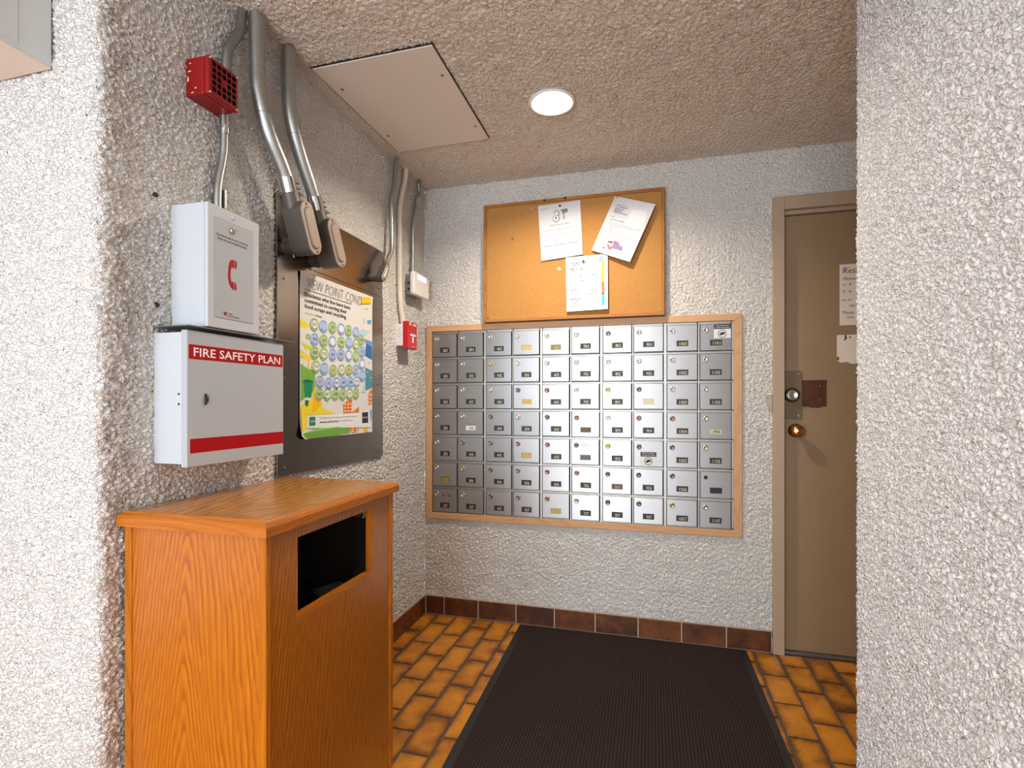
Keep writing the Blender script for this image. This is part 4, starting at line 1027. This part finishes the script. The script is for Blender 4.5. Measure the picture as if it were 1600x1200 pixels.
A5 = [('p_blue', [(-0.6466, 1.394), (-0.590, 1.400), (-0.590, 1.3638), (-0.6466, 1.3773)]), ('p_yellow', [(-1.0765, 1.3548), (-1.0174, 1.3429), (-1.0174, 1.3316), (-1.0284, 1.3279), (-1.0284, 1.294), (-1.0459, 1.2972), (-1.035, 1.3133), (-1.0372, 1.3272), (-1.0765, 1.3441)]),
      ('p_green', [(-1.0765, 1.3134), (-1.0394, 1.2976), (-1.0174, 1.2961), (-0.9948, 1.2903), (-0.9948, 1.2271), (-1.0062, 1.2126), (-1.0765, 1.1784)]),
      ('p_yellow', [(-1.0765, 1.1646), (-1.0107, 1.1897), (-1.0017, 1.2298), (-0.9903, 1.2273), (-0.988, 1.1899), (-0.9553, 1.1783), (-0.9553, 1.1549), (-0.8637, 1.1293), (-1.0437, 1.1294), (-1.0459, 1.0805), (-1.0765, 1.066)]),
      ('p_gold', [(-0.9994, 1.227), (-0.988, 1.2244), (-0.9857, 1.1899), (-0.9601, 1.1783), (-0.9577, 1.1608), (-0.9971, 1.1411), (-1.0129, 1.1414)]),
      ('p_dgreen2', [(-1.063, 1.2546), (-1.0416, 1.2596), (-1.0062, 1.254), (-1.0174, 1.1925), (-1.0545, 1.1951)]), ('p_dgreen', [(-1.0652, 1.2526), (-1.0394, 1.2597), (-1.0039, 1.2532), (-1.0129, 1.248), (-1.0588, 1.2473)]), ('p_dgreen', [(-1.0524, 1.1839), (-1.0306, 1.1812), (-1.0372, 1.1601), (-1.0524, 1.163)]),
      ('p_orange', [(-0.8133, 1.1657), (-0.7941, 1.1783), (-0.749, 1.1879), (-0.7518, 1.1315), (-0.8122, 1.1297)]), ('p_orange', [(-0.7547, 1.1316), (-0.6989, 1.1551), (-0.6989, 1.132)]), ('p_orange', [(-0.6211, 1.2123), (-0.6081, 1.2279), (-0.590, 1.2337), (-0.590, 1.1678), (-0.6211, 1.1611)]),
      ('p_teal', [(-0.6466, 1.3267), (-0.590, 1.3152), (-0.590, 1.2405), (-0.6466, 1.2255)]), ('p_green', [(-1.0720, 1.064), (-0.9624, 1.0806), (-0.7746, 1.081), (-0.7633, 1.0484), (-0.8294, 1.0446), (-0.9216, 1.0435), (-1.0402, 1.0432), (-1.0640, 1.0500)]),
      ('p_gold', [(-0.9167, 1.0455), (-0.9118, 1.0617), (-0.8867, 1.0603), (-0.8662, 1.0683), (-0.8401, 1.0715), (-0.816, 1.0625), (-0.8187, 1.047)]), ('p_orange', [(-0.8241, 1.0816), (-0.7969, 1.082), (-0.8024, 1.0728), (-0.8187, 1.0704)]),
      ('p_orange', [(-0.7661, 1.0806), (-0.7109, 1.0831), (-0.6989, 1.0529), (-0.7403, 1.0471), (-0.7633, 1.0596)]), ('p_gold', [(-0.6622, 1.0709), (-0.6371, 1.0698), (-0.6275, 1.0438), (-0.6528, 1.0436)]), ('p_blue2', [(-0.6081, 1.137), (-0.595, 1.142), (-0.595, 1.0954), (-0.6114, 1.0908)]),
      ('p_teal', [(-1.063, 1.062), (-1.0151, 1.0718), (-0.9648, 1.0618), (-1.024, 1.0490)]), ('p_sky', [(-0.6807, 1.2165), (-0.6466, 1.2187), (-0.6484, 1.2659)]), ('p_gold', [(-0.6211, 1.3454), (-0.6114, 1.3581), (-0.6114, 1.3444)])]
def ccw(p): return p if sum(p[i][0] * p[(i + 1) % len(p)][1] - p[(i + 1) % len(p)][0] * p[i][1] for i in range(len(p))) > 0 else p[::-1]
NAMES4 = dict(leafyellow='printed_leaf', a='printed_hill', b='printed_hill', c='printed_roof', d='printed_roof', e='printed_square', f='printed_bottle', h='printed_cloud', i='printed_recycling_mark')
NAMES5 = ['printed_roof', 'printed_hand', 'printed_field', 'printed_field', 'printed_path', 'printed_bin', 'printed_bin_lid', 'printed_bin_leg', 'printed_building', 'printed_roof', 'printed_building', 'printed_pond', 'printed_grass',
          'printed_bushes', 'printed_roof', 'printed_building', 'printed_stack', 'printed_square', 'printed_leaves', 'printed_tree', 'printed_drop']
for k, (nm, (m, p)) in enumerate([(NAMES4[q], A4[q]) for q in A4] + list(zip(NAMES5, A5))):
    b = MB(LEFT); p = ccw(p)
    b.local([(q[0], q[1], curl(q[0], q[1]) + 0.0003 + 0.00004 * k) for q in p], [tuple(range(len(p)))], M[m])
    if nm == 'printed_building':
        u0, u1, v0, v1 = min(q[0] for q in p), max(q[0] for q in p), min(q[1] for q in p), max(q[1] for q in p)
        nc, nr = (3, 3) if u1 - u0 > 0.05 and v1 - v0 > 0.045 else (2, 3)
        for a in range(nc):
            for c_ in range(nr):
                uu, vv = u0 + (u1 - u0) * (a + 0.30) / nc, v0 + (v1 - v0) * (0.10 + 0.72 * c_ / nr)
                b.rect(uu, uu + (u1 - u0) * 0.45 / nc, vv, vv + (v1 - v0) * 0.36 / nr, W1 + 0.0024, M['p_pale'])
    o = b.build(nm, ro)
    if nm == 'printed_building': o['kind'] = 'stuff'
for p in ((-0.638, 1.305), (-0.612, 1.281)):
    b = MB(LEFT); b.rect(p[0], p[0] + 0.016, p[1], p[1] + 0.006, W1 + 0.0022, M['p_lime']); b.build('printed_fish', ro)
b = MB(LEFT); b.ring(-1.036, 1.4145, 0.006, 0.010, W1 + 0.0012, M['p_green'], 14); b.build('printed_recycling_mark', ro)
b = MB(LEFT); b.prism([(-0.6793, 1.6287), (-0.6079, 1.6394), (-0.6066, 1.6121), (-0.684, 1.598)], W1 + 0.0035, W1 + 0.0045, M['p_gold']); b.build('yellow_tape', ro)
b = MB(LEFT)
b.text('VIEW POINT COND', -1.044, 1.592, W1 + 0.0042, M['pencil'], height=0.036, width=0.366, bold=-0.012, shear=0.08)
b.build('handwriting', ro)['kind'] = 'stuff'
b = MB(LEFT)
b.rect(-1.0564, -0.7542, 1.5822, 1.5842, W1 + 0.0012, M['ink'])
b.text('Residents who live here have', -1.0552, 1.5590, W1 + 0.0012, M['ink'], height=0.0150, width=0.2916, bold=0.013)
b.text('committed to sorting their', -1.0545, 1.5335, W1 + 0.0012, M['ink'], height=0.0190, width=0.2660, bold=0.013)
b.text('food scraps and recycling.', -1.0545, 1.5120, W1 + 0.0012, M['ink'], height=0.0190, width=0.2640, bold=0.013)
b.text('edmonton.ca/', -1.0543, 1.4950, W1 + 0.0012, M['ink_light'], height=0.0070, width=0.062)
b.text('Waste', -0.990, 1.4950, W1 + 0.0012, M['ink'], height=0.0070, width=0.034, bold=0.02)
b.build('headline', ro)
b = MB(LEFT)
b.flat([(-1.0437, 1.1266), (-0.6114, 1.1319), (-0.6030, 1.0640), (-1.0459, 1.0819)], W1 + 0.0026, M['p_pale'])
b.prism(rrect(-1.031, -0.996, 1.089, 1.122, 0.005), W1 + 0.0024, W1 + 0.0029, M['p_dgreen2'])
b.rect(-0.6760, -0.6270, 1.0850, 1.1310, W1 + 0.0030, M['ink']); b.text('Edmonton', -0.6720, 1.106, W1 + 0.0034, M['white_ink'], width=0.040, height=0.007)
b.text('WasteWise', -1.029, 1.102, W1 + 0.0033, M['white_ink'], width=0.030, height=0.008)
b.text('For help sorting your waste, use WasteWise online at', -0.970, 1.1115, W1 + 0.0030, M['ink_grey'], width=0.250, height=0.0080)
b.text('edmonton.ca/WasteWise', -0.970, 1.0965, W1 + 0.0030, M['ink'], width=0.120, height=0.0080, bold=0.02)
b.text('or download the app', -0.846, 1.0965, W1 + 0.0030, M['ink_grey'], width=0.096, height=0.0080)
b.build('footer', ro)
rows = [[(-1.0003, 1.4636), (-0.945, 1.4644), (-0.8879, 1.4681), (-0.8301, 1.4701), (-0.7772, 1.4702), (-0.7205, 1.4701)],
        [(-0.9981, 1.4085), (-0.9436, 1.41), (-0.8879, 1.4126), (-0.8291, 1.4161), (-0.7745, 1.4206), (-0.7228, 1.42), (-0.684, 1.4418)],
        [(-0.9977, 1.3588), (-0.9436, 1.3594), (-0.8864, 1.3616), (-0.8311, 1.3679), (-0.7761, 1.3681), (-0.7216, 1.3696), (-0.6751, 1.3929)],
        [(-0.9903, 1.3078), (-0.941, 1.3042), (-0.8832, 1.2996), (-0.8268, 1.3044), (-0.7746, 1.3084), (-0.7245, 1.312), (-0.6758, 1.3399)],
        [(-0.9671, 1.2526), (-0.9132, 1.2485), (-0.8611, 1.2518), (-0.8144, 1.255), (-0.7644, 1.2584), (-0.7186, 1.2626), (-0.6715, 1.2901)],
        [(-0.9704, 1.2059), (-0.9206, 1.2066), (-0.8688, 1.2073), (-0.8176, 1.208), (-0.7701, 1.2102), (-0.7227, 1.2125)]]
cols = ['GBGBGB', 'BGBGBGG', 'GGBBBGB', 'GBGGGBB', 'BBBBBBB', 'GGGGGG']
nums = [['307', '', '201', '', '302', ''], ['903', '907', '', '904', '', '101', '1102'], ['803', '702', '807', '802', '', '', '203'], ['707', '', '202', '201', '201', '207', ''],
        ['207', '202', '1007', '407', '405', '99', ''], ['1007', '407', '405', '99', '307', '302']]
for r, row in enumerate(rows):
    for c, (a, z) in enumerate(row):
        g = cols[r][c] == 'G'; w0 = W1 + 0.0030 + 0.0002 * (c % 2) + (0.0004 if c == 6 else 0)
        b = MB(LEFT)
        b.prism([(a + 0.0245 * math.cos(2 * PI * i / 20), z + 0.0250 * math.sin(2 * PI * i / 20)) for i in range(20)], w0 - 0.0026, w0, M['st_green'] if g else M['st_blue'])
        rm = M['st_greenr'] if g else M['st_bluer']
        b.ring(a, z, 0.0165, 0.0215, w0 + 0.0003, rm, 10, PI * 1.18, PI * 1.82); b.ring(a, z, 0.0175, 0.0205, w0 + 0.0003, rm, 10, PI * 0.2, PI * 0.8)
        b.disc(a, z, 0.0150, w0 + 0.0002, M['p_pale'] if (c + r) % 3 == 0 else (M['st_green'] if g else M['st_blue']), 14)
        if nums[r][c]: b.text(nums[r][c], a, z - 0.006, w0 + 0.0006, M['p_red'] if (r, c) in ((3, 2), (3, 3), (3, 4), (3, 5), (4, 0), (4, 1), (5, 4), (5, 5)) else M['ink'], height=0.0125, width=0.0085 * len(nums[r][c]), align='C')
        b.build('sticker', ro)

# ------------------------------------------------------------------ conduits
def conduit_body(ro, fr, hw, hl, w0, w1, hub_r, hub_len, wc=None):
    """elbow fitting with an oval cover: hub up, outlet back into the panel; fr origin = centre"""
    b = MB(fr)
    out = stadium(0, 0, hw, hl, 14)
    b.prism(out, w0, w1, M['cast'], 0.0, smooth=False)
    wc = wc or (w0 + w1) / 2
    b.tube([(0, hl - hw * 0.9, wc), (0, hl - hw * 0.4, wc), (0, hl + hub_len * 0.25, wc), (0, hl + hub_len, wc)], [hw * 0.92, hw * 0.96, hub_r * 1.06, hub_r], M['cast'], 20)
    zb = -hl + hw * 1.02
    b.tube([(0, zb, w0 + 0.004), (0, zb, w0 - 0.004), (0, zb, 0.030)], [hw * 0.97, hub_r, hub_r], M['cast'], 20)
    b.tube([(0, zb, 0.030), (0, zb, 0.0255)], hub_r * 1.06, M['cast'], 20)
    b.tube([(0, zb, 0.028), (0, zb, 0.0104)], hub_r * 0.94, M['cast'], 20)
    b.cyl((hub_r * 0.3, hl + hub_len * 0.55, wc + hub_r * 0.7), (hub_r * 0.75, hl + hub_len * 0.55, wc + hub_r * 1.35), 0.003, M['lock_dark'], 8)
    b.cyl((0, zb - hub_r * 0.9, 0.034), (0, zb - hub_r * 1.35, 0.034), 0.003, M['lock_steel'], 8)
    o = b.build('conduit_body', ro)
    b = MB(fr); b.prism(stadium(0, 0, hw * 0.98, hl * 0.99, 10), w1, w1 + 0.004, M['stamped'], 0.001)
    b.prism(stadium(0, 0, hw * 0.68, hl * 0.80, 12), w1 + 0.0035, w1 + 0.0043, M['cast'])
    b.prism(stadium(0, 0, hw * 0.60, hl * 0.77, 12), w1 + 0.0035, w1 + 0.0090, M['stamped'], 0.0034)
    for s_ in (-1, 1): b.lathe([(hw * 0.13, w1 + 0.004), (hw * 0.12, w1 + 0.006), (0.0004, w1 + 0.0065)], M['lock_dark'], 10, a=0, b=s_ * hl * 0.885)
    b.build('cover_plate', o)
    return o
def coupling(ro, p0, p1, r):
    b = MB(LEFT); b.tube([p0, p1], r, M['chrome'], 20)
    p0, p1 = Vector(p0), Vector(p1)
    for t_ in (0.15, 0.45, 0.8):
        q = p0.lerp(p1, t_); b.cyl((q.x + r * 0.75, q.y, q.z + r * 0.5), (q.x + r * 1.28, q.y, q.z + r * 0.75), 0.0042, M['chrome'], 8)
    b.build('coupling', ro)

T1 = math.radians(22.8)
def big_run(label, c, tilt, pipe):
    ro = thing('electrical_conduit', label, 'conduit', LEFT(c[0], c[1], 0.02), 'bent steel conduits with oval-covered elbows on the left wall')
    fr = LEFT.turned((c[0], c[1], 0), tilt)
    hl, hw = 0.0865, 0.0335
    conduit_body(ro, fr, hw, hl, 0.056, 0.126, 0.0265, 0.030, 0.079)
    wc = 0.079
    # hub end and coupling in LEFT coordinates
    up = Vector((-math.sin(tilt), math.cos(tilt)))
    h0 = Vector(c) + up * (hl + 0.028); h1 = h0 + up * 0.048
    coupling(ro, (h0.x, h0.y, wc), (h1.x, h1.y, wc), 0.0262)
    h2 = h0 + up * 0.02
    pts = [(h2.x, h2.y, wc), (h1.x, h1.y, wc)] + pipe
    b = MB(LEFT); b.tube(spline(pts, 10), 0.0222, M['galv'], 20); b.build('pipe', ro)
    q = pipe[0]; 
    for q0, q1 in ((pipe[2], pipe[3]), (pipe[-3], pipe[-2])):
        d = (Vector(q1) - Vector(q0)).normalized() * 0.0015
        b = MB(LEFT); b.tube([tuple(Vector(q0) - d), tuple(Vector(q0) + d)], 0.0226, M['galv_old'], 20); b.build('joint_line', ro)
    return ro
big_run('thick steel conduit with oval-covered elbow, nearest the telephone box', (-1.1705, 1.7545), math.radians(22.8), [(-1.256, 1.938, 0.079), (-1.300, 2.00, 0.076), (-1.326, 2.06, 0.072), (-1.339, 2.13, 0.066), (-1.339, 2.19, 0.062), (-1.337, 2.28, 0.060), (-1.337, 2.365, 0.060)])
big_run('thick steel conduit with oval-covered elbow, right of its twin', (-1.025, 1.748), math.radians(24.5), [(-1.116, 1.936, 0.079), (-1.154, 2.00, 0.077), (-1.186, 2.065, 0.075), (-1.202, 2.13, 0.070), (-1.202, 2.19, 0.064), (-1.194, 2.27, 0.057), (-1.186, 2.365, 0.053)])

ro = thing('electrical_conduit', 'slim steel conduit with small elbow at the top right of the steel panel', 'conduit', LEFT(-0.56, 1.76, 0.02))
tl = math.radians(-33)
fr = LEFT.turned((-0.572, 1.752, 0), tl)
conduit_body(ro, fr, 0.0160, 0.047, 0.040, 0.070, 0.0125, 0.014)
up = Vector((-math.sin(tl), math.cos(tl))); h0 = Vector((-0.572, 1.752)) + up * 0.060; h1 = h0 + up * 0.03
b = MB(LEFT); b.tube([(h0.x, h0.y, 0.055), (h1.x, h1.y, 0.055)], 0.0135, M['chrome'], 16); b.build('coupling', ro)
h2 = h0 + up * 0.01
b = MB(LEFT); b.tube(spline([(h2.x, h2.y, 0.055), (h1.x, h1.y, 0.055), (-0.482, 1.875, 0.050), (-0.462, 1.93, 0.042), (-0.455, 2.0, 0.038), (-0.447, 2.12, 0.032), (-0.418, 2.20, 0.030), (-0.398, 2.28, 0.028), (-0.388, 2.36, 0.028)], 8), 0.0112, M['galv'], 14); b.build('pipe', ro)

ro = thing('painted_conduit', 'beige painted conduit running down to the red pull station', 'conduit', LEFT(-0.31, 1.9, 0.01))
b = MB(LEFT); b.tube(spline([(-0.300, 1.562, 0.020), (-0.308, 1.60, 0.018), (-0.322, 1.66, 0.016), (-0.330, 1.75, 0.015), (-0.330, 2.0, 0.015), (-0.328, 2.13, 0.015), (-0.305, 2.22, 0.016), (-0.272, 2.30, 0.016), (-0.262, 2.362, 0.016)], 8), 0.0125, M['ivory'], 14); b.build('pipe', ro)
ro = thing('keypad_conduit', 'slim steel conduit running down to the white keypad', 'conduit', LEFT(-0.19, 2.0, 0.01))
b = MB(LEFT); b.tube(spline([(-0.193, 1.8355, 0.018), (-0.193, 1.95, 0.020), (-0.192, 2.06, 0.019), (-0.178, 2.14, 0.018), (-0.150, 2.22, 0.020), (-0.135, 2.27, 0.022)], 8), 0.0095, M['galv'], 14)
b.tube([(-0.150, 2.22, 0.020), (-0.142, 2.25, 0.021)], 0.0125, M['chrome'], 12); b.build('pipe', ro)
b = MB(LEFT); b.tube(spline([(-0.140, 2.26, 0.021), (-0.126, 2.30, 0.024), (-0.134, 2.33, 0.024), (-0.128, 2.362, 0.024)], 6), [0.0085 + 0.003 * (i % 3 == 1) for i in range(19)], M['galv_old'], 10); b.build('flexible_whip', ro)

# horn conduits
b = MB(LEFT); b.tube(spline([(-1.420, 2.09, 0.028), (-1.423, 2.15, 0.028), (-1.418, 2.20, 0.028), (-1.398, 2.24, 0.028), (-1.372, 2.29, 0.028), (-1.362, 2.362, 0.028)], 8), 0.0135, M['galv_old'], 16)
tag(b.build('horn_conduit'), 'steel conduit rising behind the red horn to the ceiling', 'conduit')
ro = thing('telephone_conduit', 'thin steel conduit joining the red horn to the telephone box below', 'conduit', LEFT(-1.43, 1.86, 0.01))
b = MB(LEFT); b.tube(spline([(-1.424, 2.03, 0.022), (-1.424, 1.93, 0.022), (-1.427, 1.88, 0.020), (-1.438, 1.82, 0.018), (-1.444, 1.77, 0.018), (-1.445, 1.68, 0.020)], 8), 0.0115, M['galv'], 16); b.build('pipe', ro)
b = MB(LEFT); b.tube([(-1.424, 1.955, 0.022), (-1.424, 1.975, 0.022)], 0.0145, M['chrome'], 16); b.cyl((-1.432, 1.967, 0.03), (-1.444, 1.967, 0.042), 0.004, M['chrome'], 8); b.build('coupling', ro)
b = MB(LEFT); b.box(-1.432, -1.424, 1.735, 1.790, 0.010, 0.032, M['galv_old'], 0.001); b.build('strap', ro)

# ------------------------------------------------------------------ fire alarm horn
ro = thing('fire_alarm_horn', 'red square fire alarm horn with black grille high on the left wall', 'alarm', LEFT(-1.48, 2.057, 0))
b = MB(LEFT); b.box(-1.531, -1.428, 2.006, 2.109, -0.002, 0.058, M['red_paint'], 0.004, 2); b.build('back_box', ro)
b = MB(LEFT); b.box(-1.532, -1.427, 2.005, 2.110, 0.0585, 0.076, M['red_paint'], 0.006, 3); fp = b.build('faceplate', ro)
b = MB(LEFT)
for i in range(5):
    for j in range(5):
        a, z = -1.5185 + 0.0172 * i, 2.0190 + 0.0172 * j
        if i == 2 and j == 2: b.disc(a + 0.005, z + 0.005, 0.002, 0.0768, M['black'], 8); continue
        b.box(a - 0.001, a + 0.0115, z - 0.001, z + 0.0115, 0.0745, 0.0764, M['hole'])
b.build('grille_openings', fp)
for s_ in ((-1.5255, 2.0115), (-1.5255, 2.1035), (-1.4335, 2.0115), (-1.4335, 2.1035)):
    b = MB(LEFT); b.lathe([(0.0035, 0.0755), (0.003, 0.0775), (0.0005, 0.078)], M['lock_steel'], 10, a=s_[0], b=s_[1]); b.build('screw', fp)
b = MB(LEFT); b.lathe([(0.005, 0.076), (0.005, 0.079)], M['red_paint'], 10, a=-1.48, b=2.0575); b.build('tone_vent', fp)
b = MB(LEFT)
for p in ((2.070, 0.006, 0.012, 0.004), (2.045, 0.004, 0.006, 0.014), (2.022, 0.030, 0.005, 0.005), (2.092, 0.010, 0.009, 0.003), (2.012, 0.018, 0.010, 0.003)):
    fr = Frame((0, -1.5313, 0), (1, 0, 0), (0, 0, 1), (0, -1, 0)); b.prism([(p[1], p[0]), (p[1] + p[2], p[0] + 0.001), (p[1] + p[2] * .8, p[0] + p[3]), (p[1] + .001, p[0] + p[3] * .8)], -0.0005, 0.0004, M['ivory'], fr=fr)
b.build('paint_chips', ro)

# ------------------------------------------------------------------ elevator telephone box
ro = thing('telephone_box', 'white metal elevator telephone box with red handset symbol on the left wall', 'telephone', LEFT(-1.486, 1.53, 0))
TA0, TA1, TB0, TB1, TW = -1.577, -1.396, 1.372, 1.694, 0.119
b = MB(LEFT); b.box(TA0, TA1, TB0, TB1, -0.002, TW - 0.012, M['white_metal'], 0.0015); b.box(TA0, TA1, TB0, TB1, TW - 0.0115, TW, M['white_metal'], 0.002); b.build('housing', ro)
b = MB(LEFT); b.box(-1.5775 + 0.021, -1.421, 1.399, 1.662, TW - 0.001, TW + 0.0006, M['seam']); b.box(-1.5550, -1.4223, 1.4008, 1.6605, TW - 0.001, TW + 0.0013, M['white_metal2'], 0.0004); dr = b.build('door', ro)
b = MB(LEFT); b.lathe([(0.0095, TW + 0.001), (0.0095, TW + 0.004), (0.0075, TW + 0.0065), (0.001, TW + 0.0065)], M['chrome'], 18, a=-1.496, b=1.642); b.box(-1.497, -1.495, 1.637, 1.647, TW + 0.0063, TW + 0.0070, M['lock_copper']); b.build('lock', dr)
b = MB(LEFT); b.lathe([(0.008, TW), (0.0078, TW + 0.0012), (0.004, TW + 0.002), (0.0005, TW + 0.002)], M['white_metal'], 16, a=-1.496, b=1.6775); b.build('plug', ro)
WT = TW + 0.0017
b = MB(LEFT); b.text("TÉLÉPHONE D'ASCENSEUR", -1.5525, 1.6155, WT, M['ink'], width=0.1125, height=0.0062, bold=0.012); b.text('ELEVATOR TELEPHONE', -1.5460, 1.6055, WT, M['ink'], width=0.0995, height=0.0058, bold=0.012); b.build('lettering', dr)
b = MB(LEFT)
def hs(x, y): return (-1.512 + (x - 836) / 94 * 0.031, 1.564 - (y - 705) / 315 * 0.082)
b.prism([hs(*p) for p in [(900, 705), (885, 706), (866, 714), (852, 735), (843, 775), (838, 830), (836, 880), (839, 930), (848, 968), (864, 998), (884, 1015), (897, 1019), (897, 936), (884, 936), (874, 940), (866, 930), (861, 880), (863, 830), (870, 795), (880, 788), (900, 790)]], WT - 0.0006, WT, M['red_ink'])
b.prism([hs(*p) for p in [(906, 706), (922, 710), (929, 722), (927, 760), (920, 792), (906, 792)]], WT - 0.0006, WT, M['red_ink'])
b.prism([hs(*p) for p in [(904, 937), (916, 938), (923, 965), (925, 1005), (918, 1019), (904, 1020)]], WT - 0.0006, WT, M['red_ink'])
b.build('handset_symbol', dr)
b = MB(LEFT)
b.text('W', -1.5275, 1.4065, WT, M['red_ink'], width=0.0125, height=0.0120, bold=0.03); b.text('W', -1.5245, 1.4080, WT + 0.0002, M['ink'], width=0.0065, height=0.0090, bold=0.0)
b.text('WEBB', -1.5135, 1.4125, WT, M['red_ink'], width=0.0170, height=0.0040); b.text('ELECTRONICS', -1.5135, 1.4060, WT, M['ink'], width=0.0420, height=0.0040)
b.build('maker_mark', dr)

# thin sheet shelf between the boxes
b = MB(LEFT); b.box(-1.632, -1.236, 1.3665, 1.3690, 0.002, 0.117, M['sheet_alu'], 0.0006)
tag(b.build('metal_shelf'), 'thin metal sheet shelf between the telephone box and the fire plan cabinet', 'shelf')

# ------------------------------------------------------------------ fire safety plan cabinet
ro = thing('fire_plan_cabinet', 'white metal FIRE SAFETY PLAN cabinet with red bands on the left wall', 'cabinet', LEFT(-1.455, 1.186, 0))
b = MB(LEFT); b.box(-1.625, -1.290, 1.0215, 1.3525, -0.002, 0.0885, M['white_metal'], 0.0012); b.build('body', ro)
for z in (1.197, 1.172):
    b = MB(Frame((0, -1.625, 0), (1, 0, 0), (0, 0, 1), (0, -1, 0))); b.disc(0.080, z, 0.0032, 0.0004, M['black'], 10); b.build('screw_hole', ro)
b = MB(LEFT); b.box(-1.627, -1.279, 1.0135, 1.3575, 0.0885, 0.107, M['white_metal2'], 0.0015); dr = b.build('door', ro)
WF = 0.1074
b = MB(LEFT); b.box(-1.6215, -1.2835, 1.2855, 1.3220, 0.1065, WF, M['red_ink']); b.text('FIRE SAFETY PLAN', -1.608, 1.2925, WF + 0.0004, M['white_ink'], width=0.313, height=0.0225, bold=0.014); b.build('title_band', dr)
b = MB(LEFT); b.box(-1.6175, -1.2810, 1.0485, 1.0845, 0.1065, WF, M['red_ink']); b.build('lower_band', dr)
b = MB(LEFT); b.box(-1.5745, -1.5715, 1.1695, 1.1985, 0.1065, 0.113, M['black'], 0.0008); b.box(-1.5715, -1.5635, 1.176, 1.193, 0.1065, 0.1105, M['lock_dark'], 0.001); b.build('latch', dr)

# ------------------------------------------------------------------ keypad and pull station
ro = thing('alarm_keypad', 'white alarm keypad with lit display on a grey box near the corner', 'keypad', LEFT(-0.17, 1.78, 0))
b = MB(LEFT); b.box(-0.240, -0.120, 1.726, 1.834, -0.002, 0.042, M['grey_plastic'], 0.004, 2)
for z in (1.755, 1.785): b.cyl((-0.2405, z, 0.020), (-0.2425, z, 0.020), 0.006, M['black'], 10)
b.build('junction_box', ro)
b = MB(LEFT); b.prism(rrect(-0.264, -0.080, 1.722, 1.842, 0.016, 6), 0.042, 0.061, M['white_plastic'], 0.005); b.build('housing', ro)
b = MB(LEFT); b.prism(rrect(-0.222, -0.118, 1.806, 1.832, 0.004, 3), 0.060, 0.0616, M['screen']); b.build('screen', ro)

ro = thing('fire_pull_station', 'small red fire alarm pull station on a white box by the wall corner', 'alarm', LEFT(-0.29, 1.505, 0))
b = MB(LEFT); b.box(-0.345, -0.245, 1.453, 1.560, -0.002, 0.040, M['white_plastic'], 0.003, 2); 
b.build('back_box', ro)
b = MB(Frame((0, -0.345, 0), (1, 0, 0), (0, 0, 1), (0, -1, 0))); b.ring(0.021, 1.505, 0.008, 0.0092, 0.0005, M['seam'], 16); b.ring(0.021, 1.532, 0.004, 0.005, 0.0005, M['seam'], 12); b.build('knockout', ro)
b = MB(LEFT); b.prism(rrect(-0.344, -0.242, 1.440, 1.574, 0.004, 3), 0.0402, 0.067, M['red_bright'], 0.003); hb = b.build('red_cover', ro)
b = MB(LEFT); b.rect(-0.320, -0.266, 1.512, 1.535, 0.0675, M['mag_dark'] if 'mag_dark' in M else M['p_mag']); b.box(-0.318, -0.268, 1.502, 1.513, 0.066, 0.073, M['white_plastic'], 0.001); b.box(-0.298, -0.288, 1.470, 1.503, 0.066, 0.072, M['white_plastic'], 0.001); b.build('pull_handle', hb)
b = MB(LEFT); b.box(-0.325, -0.312, 1.556, 1.570, 0.066, 0.0675, M['white_ink']); b.box(-0.283, -0.255, 1.556, 1.568, 0.066, 0.0675, M['p_pink']); b.lathe([(0.006, 0.066), (0.006, 0.069)], M['lock_steel'], 12, a=-0.296, b=1.558); b.text('NOTIFIER'[0:0] or '......', -0.305, 1.450, 0.0676, M['white_ink'], width=0.04, height=0.004); b.build('markings', hb)

# ------------------------------------------------------------------ sheet-metal box on the near wall, upper left
FN = Frame((0, -1.76, 0), (1, 0, 0), (0, 0, 1), (0, -1, 0))
ro = thing('metal_wall_box', 'pale metal box fixed high on the near left wall, cut by the frame', 'box', FN(-0.35, 2.1, 0))
b = MB(FN); b.box(-0.62, -0.140, 1.962, 2.26, 0.004, 0.26, M['box_grey'], 0.0015); b.build('housing', ro)
b = MB(FN); b.box(-0.6195, -0.1405, 1.9580, 1.9622, 0.005, 0.2595, M['box_beige'], 0.0008); b.build('bottom_panel', ro)
b = MB(FN); b.box(-0.1402, -0.1385, 1.975, 2.25, 0.072, 0.255, M['box_grey'], 0.0004); b.build('side_flap', ro)
